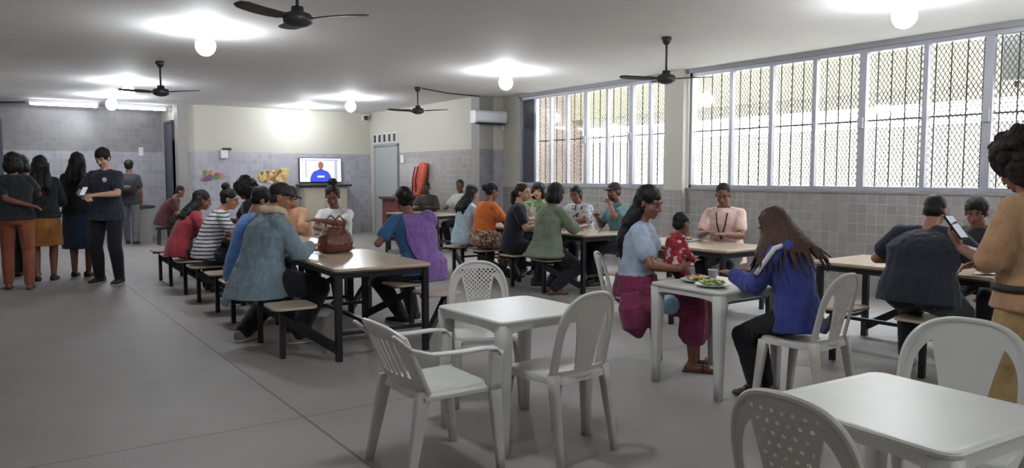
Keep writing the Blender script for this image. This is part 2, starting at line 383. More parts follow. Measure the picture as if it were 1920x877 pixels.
# outside
slab('exterior_ground', (9.3, -8, -.3), (30, 30, -.2), M['outground'])
slab('exterior_wall', (13.5, -8, -.2), (13.7, 16.5, 2.35), M['outwall'])
slab('exterior_side_wall', (9.5, 16.0, -.2), (13.5, 16.2, 4.5), M['outbrown'])
slab('exterior_canopy', (13.2, -8, 3.05), (17, 30, 3.25), M['outroof'])
slab('exterior_canopy_fascia', (13.1, -8, 2.95), (13.2, 30, 4.4), M['outroof'])
b = MB(); b.box((0, 0, 0), (.3, 1.0, .55)); o = thing('outdoor_condenser', 'grey air conditioner condenser box outside the upper right window', 'air conditioner', (9.55, 3.45, 2.8)); b.build('casing', M['acwhite'], o, .02)
b = MB(); b.cyl((.152, -.1, 0), (.158, -.1, 0), .22, n=32); b.build('fan_grille', M['slot'], o)
b = MB(); b.box((-.05, .3, -.33), (.4, .04, .06)); b.box((-.05, -.3, -.33), (.4, .04, .06)); b.build('bracket', M['bars'], o)

# ------------------------------------------------------------------ ceiling lamps, tubes, fans
def bulb(x, y, label, r=.085, proto=[]):
    if not proto:
        t = thing('light_bulb', label, 'light bulb', (x, y, CZ), group='bare bulbs under the ceiling')
        s = MB(); s.lathe([(.0, 0), (.07, 0), (.07, -.018), (.03, -.03), (.028, -.075), (.0, -.075)]); s.build('socket', M['lampbase'], t, smooth=False)
        g = MB(); g.ell((0, 0, -.178), (.108, .108, .115), n=24, m=16); g.build('globe', M['bulb'], t, smooth=True)  # globe made oversized so its shape stands in for the lamp's glow
        proto.append(t); return t
    return dup(proto[0], (x, y, CZ), 0, label)
for x, y, l in ((2.14, 9.05, 'large glowing globe bulb left of the fan cut by the top edge'), (6.96, 3.75, 'bare globe bulb above the right-hand white table, cut by the top edge'),
    (6.8, 9.92, 'bare globe bulb in front of the first window bay'), (2.19, 14.77, 'bare globe bulb just beside the left ceiling fan'), (2.28, 17.5, 'bare globe bulb between the two tube lights'),
    (2.14, 3.3, 'unseen globe bulb added above the picture edge to light the near floor'), (2.14, -1.8, 'unseen globe bulb added for light behind the camera on the near left'), (6.9, -1.8, 'unseen globe bulb added for light behind the camera on the near right'),  # three unseen bulbs, added to brighten the near floor and chairs
    (6.39, 17.6, 'bare globe bulb above the television on the end wall'), (6.43, 15.11, 'bare globe bulb between the television bulb and the dome camera')):
    bulb(x, y, l)
def tube_light(x0, x1, y, label):
    t = thing('ceiling_tube_light', label, 'tube light', ((x0+x1)/2, y, CZ), group='fluorescent tubes at the far left'); h = (x1-x0)/2
    f = MB(); f.box((0, 0, -.035), (2*h, .07, .07)); f.build('fixture', M['lampbase'], t, .01)
    g = MB(); g.cyl((-h+.04, 0, -.1), (h-.04, 0, -.1), .02); g.build('tube', M['tube'], t, smooth=True)
    e = MB()
    for s in (-1, 1): e.box((s*(h-.02), 0, -.09), (.035, .05, .06))
    e.build('end_cap', M['lampbase'], t, .006)
tube_light(.93, 2.25, 19.25, 'left one of two glowing tube lights near the end wall')
tube_light(2.6, 3.65, 19.25, 'right one of two glowing tube lights near the end wall')
def fan(x, y, rz, label, blades=(0, 120, 240), drop=.41, ln=.45):
    t = thing('ceiling_fan', label, 'ceiling fan', (x, y, CZ), rz, 'dark ceiling fans')
    c = MB(); c.lathe([(.0, 0), (.055, 0), (.065, -.03), (.03, -.085), (0, -.085)]); c.build('canopy_cap', M['fan'], t, smooth=True)
    r = MB(); r.cyl((0, 0, -.05), (0, 0, -drop+.03), .013, n=12); r.build('down_rod', M['fan'], t, smooth=True)
    m_ = MB(); m_.lathe([(0, .07), (.045, .07), (.05, .03), (.1, .015), (.118, -.02), (.112, -.05), (.07, -.075), (.03, -.085), (0, -.085)], (0, 0, -drop)); m_.build('motor', M['fan'], t, smooth=True)
    for a in blades:
        q = MB(); rot = Matrix.Rotation(math.radians(a), 3, 'Z'); rings = []
        for k in range(9):
            s = k/8; rr = .1+ln*s; wd = (.022 if k == 0 else .055+.022*math.sin(min(1, s*1.6)*PI/2)) * (1 if k < 8 else .55); tilt = .22*(1-s*.5)
            c_ = rot @ V((rr, -.03*math.sin(s*PI), 0)); c_.z = -drop-.02+.02*s
            rings.append(MB().ering(c_, rot @ V((0, math.cos(tilt), math.sin(tilt))), (0, 0, 1), wd, .006, 12, 3))
        q.loft(rings); q.build('blade', M['fan'], t, smooth=True)
    return t
fan(2.07, 5.86, 0, 'dark ceiling fan cut by the top edge of the picture', (-38, 82, 202), .40)
fan(2.19, 11.92, 0, 'dark ceiling fan above the standing group at the left', (-35, 80, 160))
fan(6.68, 12.61, 0, 'dark ceiling fan in front of the door wall', (-30, 75, 150))
fan(6.72, 6.45, 0, 'dark ceiling fan in front of the window wall pillar', (-33, 60, 147), .46)

# ------------------------------------------------------------------ wall things
t = thing('wall_mounted_air_conditioner', 'white split air conditioner on the short wall beside the windows', 'air conditioner', (8.57, 13.115, 2.66))
b = MB(); rg = [[V((x, y, z)) for y, z in ((.12, -.13), (-.06, -.13), (-.11, -.07), (-.12, .09), (-.09, .13), (.12, .13))] for x in (-.38, .38)]
b.loft(rg); b.build('casing', M['acwhite'], t, .012)
b = MB(); b.box((0, -.06, -.128), (.68, .09, .012), Matrix.Rotation(-.3, 3, 'X')); b.build('louver', M['slot'], t)
b = MB(); b.box((.25, -.123, .02), (.12, .008, .03)); b.build('display', M['paper'], t)
t = thing('wall_cord_duct', 'white plastic duct beside the air conditioner', 'cable duct', (9.005, 13.272, 2.62)); b = MB(); b.box((0, 0, 0), (.07, .05, .34)); b.box((0, -.02, .18), (.09, .06, .03)); b.box((0, -.02, -.18), (.09, .06, .03)); b.build('duct', M['acwhite'], t, .008)

t = thing('television', 'flat television on the end wall showing a man in blue', 'television', (7.05, 18.5, 1.62))
b = MB(); b.box((0, .04, 0), (1.1, .06, .62)); b.build('casing', M['phone'], t, .01)
b = MB(); b.box((0, .006, 0), (1.06, .006, .58)); b.build('screen', M['scrw'], t)
b = MB(); b.box((.40, .001, -.02), (.09, .003, .5)); b.box((-.38, .001, .02), (.05, .003, .42)); b.box((0, .001, .25), (1.0, .003, .05)); b.build('pictured_shelves', M['scrd'], t)
b = MB(); R_ = [MB().ering((0, -.001, z), (1, 0, 0), (0, 1, 0), rx, .002, 16) for z, rx in ((-.29, .28), (-.2, .28), (-.1, .24), (-.03, .18), (.01, .07), (.03, .05))]; b.loft(R_); b.build('pictured_shirt', M['scrb'], t)
b = MB(); b.ell((0, -.002, .12), (.075, .003, .10)); b.build('pictured_head', M['scrs'], t)
b = MB()
for i in range(4): b.box((-.07+i*.045, -.005, -.16), (.03, .002, .045 if i % 2 else .035))
b.build('pictured_chest_print', M['scrw'], t)
t = thing('wall_cabinet', 'beige counter cabinet with dark top under the television', 'cabinet', (7.08, 18.4, 0))
b = MB(); b.box((0, 0, .62), (1.1, .34, 1.15)); b.box((0, .02, .03), (1.0, .28, .06)); b.build('body', M['cabinet'], t, .006)
b = MB(); b.box((0, -.03, 1.24), (1.3, .44, .05)); b.build('top', M['darktop'], t, .006)
for s in (-1, 1):
    b = MB(); b.box((s*.265, -.178, .62), (.5, .018, 1.05)); dd = b.build('door', M['cabinet'], t, .005)
    b = MB(); b.cyl((s*.05, -.2, .65), (s*.05, -.2, .8), .008); b.build('handle', M['alu'], dd)
def decal(name, label, cat, x, z, wd, ht, m, n=26, seed=1):
    rr = random.Random(seed); b = MB(); ring = []
    for k in range(n):
        a = 2*PI*k/n; q = 1+.22*math.sin(3*a+seed)+rr.uniform(-.1, .1)
        ring.append((wd/2*math.cos(a)*q, ht/2*math.copysign(abs(math.sin(a))**.6, math.sin(a))*q))
    b.loft([[V((p, 0, q)) for p, q in ring], [V((p, .006, q)) for p, q in ring]])
    return tag(b.build(name, m, loc=(x, 18.578, z)), label, cat)
decal('fruit_picture', 'red, green and purple fruit sticker on the tiled end wall', 'sticker', 4.43, 1.47, .5, .24, M['fruit'], seed=2)
decal('food_picture', 'yellow and brown cut-out food poster on the tiled end wall', 'poster', 5.93, 1.44, .72, .42, M['sign'], seed=5)
t = thing('wall_mounted_lamp', 'small white box lamp on the end wall at the tile edge', 'lamp', (4.72, 18.53, 1.98)); b = MB(); b.box((0, 0, 0), (.16, .1, .2)); b.build('box', M['lampbase'], t, .012); b = MB(); b.box((.06, -.02, .12), (.2, .09, .05)); b.build('lamp_head', M['slot'], t, .01)
t = thing('dome_camera', 'small white and dark security camera high in the far corner', 'camera', (8.28, 18.5, 2.98)); b = MB(); b.cyl((0, .1, 0), (0, 0, 0), .07); b.build('base', M['lampbase'], t, smooth=False); b = MB(); b.ell((0, -.01, -.01), (.06, .06, .06)); b.build('lens_dome', M['slot'], t, smooth=True); b = MB(); b.box((0, -.04, .05), (.14, .12, .02)); b.build('hood', M['lampbase'], t, .005)
for k in range(5):
    t = tag(thing('wall_vent', None, None, (8.43, 17.12+.28*k, 2.42)), 'narrow dark vent slot above the grey door, %s of five from the left' % ('fifth', 'fourth', 'third', 'second', 'first')[k], 'vent', 'vent slots above the door')
    b = MB(); b.box((0, 0, 0), (.03, .19, .25)); b.build('frame', M['lampbase'], t, .004)
    b = MB(); b.box((-.013, 0, 0), (.012, .12, .19)); b.build('slot', M['slot'], t)
t = thing('switch_plate', 'white switch plate on tiles to the right of the door', 'switch', (8.41, 16.68, 1.88)); b = MB(); b.box((0, 0, 0), (.04, .16, .2)); b.build('plate', M['lampbase'], t, .008); b = MB(); b.box((-.02, 0, 0), (.012, .05, .07)); b.build('rocker', M['paper'], t, .003)
t = thing('notice_sign', 'small white notice stuck on recess wall tiles near the column', 'notice', (3.25, 20.37, 2.06)); b = MB(); b.box((0, 0, 0), (.1, .012, .2)); b.build('sheet', M['paper'], t); b = MB(); b.box((0, -.005, .05), (.07, .006, .02)); b.build('heading', M['scrd'], t)
t = thing('rescue_board_bag', 'tall orange padded bag standing against the tiled door wall', 'bag', (8.28, 15.75, 1.0), .0)
b = MB(); rings = []
for z, s, o in ((.0, .6, 0), (.05, .85, 0), (.2, 1, .01), (.45, .98, .03), (.68, .85, .06), (.76, .6, .07), (.78, .3, .07)): rings.append(MB().ering((.02+o, -.0-z*.25, z), (0, 1, 0), (1, 0, 0), .25*s, .09*s, 20, 3))
b.loft(rings); b.build('body', M['orangepad'], t, smooth=True)
b = MB(); b.tube([(-.06, -.10, .1), (-.09, -.14, .4), (-.05, -.2, .68)], .016); b.tube([(-.06, .06, .1), (-.09, .0, .4), (-.05, -.06, .68)], .016); b.build('strap', M['darkred'], t, smooth=True)
t = thing('serving_counter', 'dark red counter with black top in front of the door wall', 'counter', (7.95, 15.75, 0))
b = MB(); b.box((0, 0, .47), (.5, 1.2, .94)); b.build('front_cloth', M['darkred'], t, .01); b = MB(); b.box((0, 0, .97), (.6, 1.35, .06)); b.build('top', M['darktop'], t, .008)
t = thing('low_partition', 'low grey masonry bench with dark top beside the recess', 'bench', (3.0, 18.9, 0)); b = MB(); b.box((0, 0, .38), (.28, .7, .76)); b.build('body', M['greyblock'], t, .01); b = MB(); b.box((-.05, 0, .79), (.5, .76, .06)); b.build('top', M['darktop'], t, .008)
b = MB(); b.tube([(.1, 20.2, 3.0), (.3, 19.6, 3.02), (.88, 19.3, 3.03)], .022); b.tube([(.38, 20.2, 3.0), (.38, 20.2, 2.7)], .03)
tag(b.build('conduit_pipe', M['fan'], smooth=True), 'dark conduit pipe feeding the left tube light', 'pipe')
b = MB(); b.tube([(6.80, 12.65, 3.085), (7.6, 13.1, 3.085), (8.4, 13.22, 3.085)], .012); tag(b.build('ceiling_cable_duct', M['fan'], smooth=True), 'thin dark cable duct on the ceiling from the fan to the grey column', 'cable duct')

# ------------------------------------------------------------------ dining tables with attached stools
def make_table(label):
    t = thing('dining_table', label, 'dining table', group='beige dining tables with attached stools')
    W, Ln = .84, 1.5
    b = MB()
    def rr(w_, l_, z, r=.05):
        out = []
        for cx, cy, a0 in ((w_/2-r, l_/2-r, 0), (-w_/2+r, l_/2-r, 90), (-w_/2+r, -l_/2+r, 180), (w_/2-r, -l_/2+r, 270)):
            for k in range(5): a = math.radians(a0+k*22.5); out.append(V((cx+r*math.cos(a), cy+r*math.sin(a), z)))
        return out
    b.loft([rr(W, Ln, .722), rr(W, Ln, .745)]); b.build('tabletop', M['laminate'], t, .003)
    b = MB(); b.loft([rr(W-.01, Ln-.01, .708), rr(W-.01, Ln-.01, .722)]); b.build('edge_band', M['edge'], t)
    for sx in (-1, 1):
        for sy in (-1, 1):
            b = MB(); b.box((sx*.38, sy*.69, .35), (.05, .05, .70)); b.build('leg', M['black'], t, .004)
    b = MB()
    for sx in (-1, 1): b.box((sx*.38, 0, .685), (.03, 1.34, .035))
    b.box((0, 0, .22), (.04, 1.36, .03))
    for sy in (-1, 1): b.box((0, sy*.69, .68), (.72, .03, .04)); b.box((0, sy*.69, .22), (.72, .03, .03))
    b.build('stretcher', M['black'], t, .003)
    for sx in (-1, 1):
        for sy in (-1, 1):
            x, y = sx*.66, sy*.35
            s = MB(); s.loft([rr(.36, .38, .415, .07), rr(.36, .38, .436, .07)]); o = s.build('stool_seat', M['laminate'], t, .004)
            o.location = (x, y, 0)
            s = MB(); s.box((x+sx*.07, y, .205), (.042, .042, .41)); s.build('stool_leg', M['black'], t, .004)
            s = MB(); s.box((x+sx*.0, y, .398), (.32, .035, .03)); s.bar((x+sx*.07, y, .34), (sx*.38, sy*.69, .09), .045, .07); s.box((x, y, .405), (.03, .28, .02)); s.build('support_arm', M['black'], t, .003)
    return t
TB = [((2.70, 6.36, 0), -.045, 'beige table with the brown handbag on it'),
      ((2.78, 8.15, 0), -.03, 'beige table behind the woman in the grey-blue shirt'),
      ((2.78, 9.68, 0), 0, 'beige table beside the striped and red shirts, third from the handbag table'),
      ((2.78, 11.27, 0), 0, 'farthest beige table of the row beside the standing group'),
      ((6.32, 5.62, 0), .02, 'beige table at which the man in a pink shirt eats'),
      ((6.50, 7.92, 0), 0, 'beige table in front of the man in the cap'),
      ((6.50, 9.44, 0), 0, 'beige table beside the orange top'),
      ((6.30, 3.15, 0), .03, 'beige table in front of the man in a navy T-shirt'),
      ((7.22, 13.3, 0), .25, 'far beige table where two men sit near the orange bag')]
T0 = None
for i, (loc, rz, l) in enumerate(TB):
    if i == 0: T0 = make_table(l); T0.location = loc; T0.rotation_euler.z = rz
    else: dup(T0, loc, rz, l)

# ------------------------------------------------------------------ white plastic tables and chairs
def smin(a, b): return min(a, b)
def leg_loft(b, a0, a1, w0, d0, w1, d1, rz=0, n=6):
    a0, a1 = V(a0), V(a1); rings = []
    ux, uy = V((math.cos(rz), math.sin(rz), 0)), V((-math.sin(rz), math.cos(rz), 0))
    for k in range(n):
        s = k/(n-1); rings.append(MB().ering(a0.lerp(a1, s), ux, uy, (w0+(w1-w0)*s)/2, (d0+(d1-d0)*s)/2, 16, 5))
    b.loft(rings)
def make_ptable(label, S=.66, H=.72):
    t = thing('plastic_table', label, 'plastic table', group='square white plastic tables')
    b = MB()
    def rr(s_, z, r=.05):
        out = []
        for cx, cy, a0 in ((1, 1, 0), (-1, 1, 90), (-1, -1, 180), (1, -1, 270)):
            for k in range(6): a = math.radians(a0+k*18); out.append(V((cx*(s_/2-r)+r*math.cos(a), cy*(s_/2-r)+r*math.sin(a), z)))
        return out
    b.loft([rr(S-.03, H-.022), rr(S, H-.02), rr(S+.004, H-.008), rr(S-.006, H-.001), rr(S-.03, H), rr(S-.06, H-.001), rr(S-.08, H-.001)]); b.build('tabletop', M['white'], t, smooth=False)
    b = MB()
    for a in range(4):
        R = Matrix.Rotation(a*PI/2, 3, 'Z'); rings = []
        P = [(-S/2+.05, 0), (S/2-.05, 0)]
        pts = []
        for k in range(13):
            u = -1+2*k/12; z = H-.075+.02*(1-u**6)
            rings.append([R @ V((u*(S/2-.06), -S/2+.008, z)), R @ V((u*(S/2-.06), -S/2+.026, z)), R @ V((u*(S/2-.06), -S/2+.026, H-.02)), R @ V((u*(S/2-.06), -S/2+.008, H-.02))])
        b.loft(rings)
    b.build('apron', M['white'], t)
    for sx in (-1, 1):
        for sy in (-1, 1):
            b = MB(); c = S/2-.045
            leg_loft(b, (sx*c, sy*c, H-.022), (sx*(c+.006), sy*(c+.006), 0), .082, .082, .046, .046); b.build('leg', M['white'], t, smooth=True)
    return t
P0 = make_ptable('white plastic table with three empty chairs around it'); P0.location = (2.49, 3.54, 0); P0.rotation_euler.z = face(-.06, .58)-.08
dup(P0, (4.21, 3.53, 0), -.03, 'white plastic table set with two plates of food')
dup(P0, (2.47, 1.27, 0), -.06, 'bare white plastic table nearest the camera, cut by the bottom edge')

def back_w(v): return .205 if v < .2 else .205*max(0, 1-((v-.2)/.25)**2.6)**(1/2.6)
def splat(v): return .062+.065*min(1, max(0, v/.40))**1.6
def back_sdf(perf):
    def f(u, v):
        au = abs(u)
        wv = back_w(v); out = (wv-au)
        if v > .2: out = min(.9*(1-((au/.205)**2.6+((v-.2)/.25)**2.6))*.12, wv-au+.02)
        out = min(out, v+.001)
        # side openings: between frame and centre splat
        wi = .165 if v < .17 else .165*max(0, 1-((v-.17)/.215)**2.4)**(1/2.4)
        hole = min(wi-au, au-splat(v), v-.03, .372-v)
        r = min(out, -hole)
        if perf and .10 < v < .40 and au < splat(v)+(.05 if v > .36 else -.012):
            if perf == 1:
                p = .030; a, c = (u+v)/p, (u-v)/p
                h = (.30-max(abs(a-math.floor(a)-.5), abs(c-math.floor(c)-.5)))*p*.9
            else:
                p = .034; row = math.floor(v/p); a = (u+(p/2 if row % 2 else 0))/p; c = v/p
                h = (.2-math.hypot(a-math.floor(a)-.5, c-math.floor(c)-.5))*p
            r = min(r, -h)
        return r
    return f
def back_map(u, v): return V((u, -.195-.23*v+.05*v*v-.0+.09*(1-math.cos(min(abs(u)/.205, 1)*1.2))*.6, .445+v*.97))
def seat_sdf(u, v):
    hw = .195+.02*(v+.2)/.4; r = .07; q = max(abs(u)-hw+r, 0); p = max(abs(v)-.205+r, 0)
    return r-math.hypot(q, p) if (q > 0 or p > 0) else min(hw-abs(u), .205-abs(v))
def seat_map(u, v):
    d = max(seat_sdf(u, v), 0); z = .445-.016*math.exp(-((u/.12)**2+((v+.02)/.13)**2)) - .035*max(0, 1-d/.016)**2
    return V((u, v, z))
SEAT = MB(); plate(SEAT, seat_sdf, -.23, .23, -.215, .215, 60, 56, seat_map, .006)
def make_chair(label, perf, m, group='white plastic chairs with arched backs'):
    t = thing('plastic_chair', label, 'plastic chair', group=group)
    link('seat', SEAT.mesh('seat'), m, t, smooth=False)
    b = MB(); plate(b, back_sdf(perf), -.212, .212, -.004, .455, 108, 116, back_map, .008)
    pts = []
    for k in range(41):
        a = PI*k/40
        if k == 0 or k == 40: pts.append(back_map(.2*math.copysign(1, math.cos(a)), 0))
        ca, sa = math.cos(a), math.sin(a); e = 2/2.6
        pts.append(back_map(.198*math.copysign(abs(ca)**e, ca), .2+.243*abs(sa)**e))
    b.tube(pts, .012, 8); b.build('backrest', m, t)
    b = MB(); b.tube([back_map(-.2, .0), V((0, -.2, .435)), back_map(.2, .0)], .016, 8); b.build('seat_rear_rail', m, t, smooth=True)
    for s in (-1, 1):
        b = MB(); leg_loft(b, (s*.19, .165, .43), (s*.21, .215, 0), .05, .062, .032, .034); b.build('leg', m, t, smooth=True)
        b = MB(); leg_loft(b, (s*.19, -.17, .46), (s*.205, -.245, 0), .045, .065, .03, .036); b.build('leg', m, t, smooth=True)
    return t
CH = {}
def chair(x, y, f, label, perf=1, m='plastic2'):
    k = (perf, m)
    if k not in CH: CH[k] = make_chair(label, perf, M[m]); c = CH[k]; c.location = (x, y, 0); c.rotation_euler.z = face(*f); return c
    return dup(CH[k], (x, y, 0), face(*f), label)
chair(2.70, 4.20, (-.40, -.92), 'white plastic chair with lattice back on the far side of the empty table')
chair(2.52, 3.20, (-.12, 1.), 'white plastic chair seen from behind, tucked under the empty table', 0)
chair(4.12, 4.28, (.66, -.75), 'white plastic chair under the woman in the light blue top')
chair(4.28, 2.88, (-.08, .99), 'white plastic chair under the person in the blue hoodie')
c_ = chair(3.06, 1.42, (-.98, -.2), 'white plastic chair with wide solid arched back behind the bare table', 0, 'white'); c_.scale = (1.18, 1, 1)
chair(2.05, 1.26, (1, .03), 'plastic chair with small round holes in its back, cut by the bottom edge', 2, 'plastic2')

def make_armchair(label, x, y, f):
    t = thing('plastic_armchair', label, 'plastic armchair', (x, y, 0), face(*f)); m = M['white']
    link('seat', SEAT.mesh('seat'), m, t)
    def sdf(u, v):
        w_ = .235; o = w_-abs(u)
        if v > .24: o = min(o, .34-v-.06*(abs(u)/.235)**3)
        o = min(o, v+.001)
        if .06 < v < .27 and abs(u) < .17:
            p = .05; a = (u+.025)/p; h = min((.26-abs(a-math.floor(a)-.5))*p, v-.07, .26-v); o = min(o, -h)
        return o
    def mp(u, v): return V((u, -.2-.42*v+.05*(u/.235)**2, .44+v*.98))
    b = MB(); plate(b, sdf, -.245, .245, -.004, .36, 90, 70, mp, .008); b.tube([mp(-.235, 0), mp(-.232, .15), mp(-.228, .28), mp(-.12, .325), mp(0, .335), mp(.12, .325), mp(.228, .28), mp(.232, .15), mp(.235, 0)], .013, 8); b.build('backrest', m, t)
    for s in (-1, 1):
        b = MB(); rings = []
        path = [(s*.232, -.33, .735), (s*.245, -.25, .665), (s*.262, -.15, .635), (s*.268, 0, .63), (s*.265, .13, .632), (s*.26, .20, .625), (s*.258, .225, .59)]
        for k, p in enumerate(path):
            d = V(path[min(k+1, 6)])-V(path[max(k-1, 0)]); d.normalize(); ux = V((1, 0, 0)); uy = d.cross(ux).normalized()
            rings.append(MB().ering(p, ux, uy, .02+.012*min(k, 4)/4, .009, 12, 3))
        b.loft(rings); b.build('armrest', m, t, smooth=True)
        b = MB(); leg_loft(b, (s*.258, .21, .61), (s*.252, .2, .42), .05, .065, .05, .07); leg_loft(b, (s*.252, .2, .44), (s*.245, .245, 0), .05, .07, .034, .04); b.build('leg', m, t, smooth=True)
        b = MB(); leg_loft(b, (s*.21, -.17, .45), (s*.235, -.26, 0), .045, .075, .03, .042); b.build('leg', m, t, smooth=True)
        b = MB(); b.box((s*.225, .0, .42), (.06, .36, .02)); b.build('seat_side_rail', m, t, .004)
    return t
make_armchair('white plastic armchair pulled out to the left of the empty table', 1.86, 3.36, (.97, -.02))

# ------------------------------------------------------------------ people
def bake(mb, vox, it=3, fac=.5, amp=0., wr=(9, 9, 5), fine=0., keep=None, subd=False):
    me = mb.mesh('raw'); o = bpy.data.objects.new('raw', me); TMP.collection.objects.link(o)
    r = o.modifiers.new('r', 'REMESH'); r.mode = 'VOXEL'; r.voxel_size = vox; r.adaptivity = 0
    if it: s = o.modifiers.new('s', 'SMOOTH'); s.iterations = it; s.factor = fac
    vl = TMP.view_layers[0]; vl.update(); dg = vl.depsgraph
    out = bpy.data.meshes.new_from_object(o.evaluated_get(dg), depsgraph=dg)
    bpy.data.objects.remove(o); bpy.data.meshes.remove(me)
    if amp or fine:
        n = len(out.vertices); co = np.empty(n*3, 'f'); out.vertices.foreach_get('co', co); co = co.reshape(-1, 3)
        no = np.empty(n*3, 'f'); out.vertices.foreach_get('normal', no); no = no.reshape(-1, 3)
        off = random.random()*50
        for i in range(n):
            p = co[i]; q = V((p[0]*wr[0]+off, p[1]*wr[1], p[2]*wr[2]))
            h = (noise.noise(q)*.7+.45*(1-2*abs(noise.noise(q*1.9+V((5, 1, 3))))))*amp
            if fine: h += noise.noise(V((p[0]*70, p[1]*70, p[2]*70)))*fine
            co[i] += no[i]*h
        out.vertices.foreach_set('co', co.ravel()); out.update()
    return out
def ik(a, t, l1, l2, pole):
    a, t, pole = V(a), V(t), V(pole); d = t-a; D = min(d.length, (l1+l2)*.999); u = d.normalized()
    x = (l1*l1-l2*l2+D*D)/(2*D); h = math.sqrt(max(l1*l1-x*x, 0)); pv = pole-u*pole.dot(u)
    pv = pv.normalized() if pv.length > 1e-5 else u.orthogonal().normalized()
    return a+u*x+pv*h, a+u*D
def hand(b, wr, d, n, side, s=1., curl=.5):
    """wr wrist, d pointing to the fingers, n palm normal, side = direction of the thumb"""
    d = V(d).normalized(); n = V(n); n = (n-d*n.dot(d)).normalized(); sd = d.cross(n).normalized()
    if sd.dot(V(side)) < 0: sd = -sd
    kn = wr+d*.088*s
    b.loft([MB().ering(wr-d*.02*s, sd, n, .026*s, .02*s, 12), MB().ering(wr+d*.02*s, sd, n, .034*s, .018*s, 12, 2.5), MB().ering(wr+d*.06*s, sd, n, .041*s, .016*s, 12, 3), MB().ering(kn, sd, n, .040*s, .013*s, 12, 3), MB().ering(kn+d*.008*s, sd, n, .03*s, .009*s, 12, 3)])
    for k, (o, ln) in enumerate(((.030, .072), (.0105, .08), (-.0095, .074), (-.029, .058))):
        p = kn+sd*o*s-d*.004*s; dd = (d+sd*o*2.2).normalized(); r = .0092*s
        for j, (fr, rj) in enumerate(((.45, 1.), (.3, .9), (.25, .8))):
            ang = curl*(.5, .9, .7)[j]; dd = (dd*math.cos(ang)+n*math.sin(ang)).normalized(); q = p+dd*ln*fr*s
            b.cone(p, q, r*rj, r*rj*.92, 8); p = q
    p = wr+d*.028*s+sd*.028*s; dd = (d*.55+sd*.8+n*.3).normalized()
    q = p+dd*.036*s; b.cone(p, q, .0135*s, .0115*s, 8); dd = (d*.85+sd*.25+n*.45).normalized(); b.cone(q, q+dd*.042*s, .0112*s, .0088*s, 8)

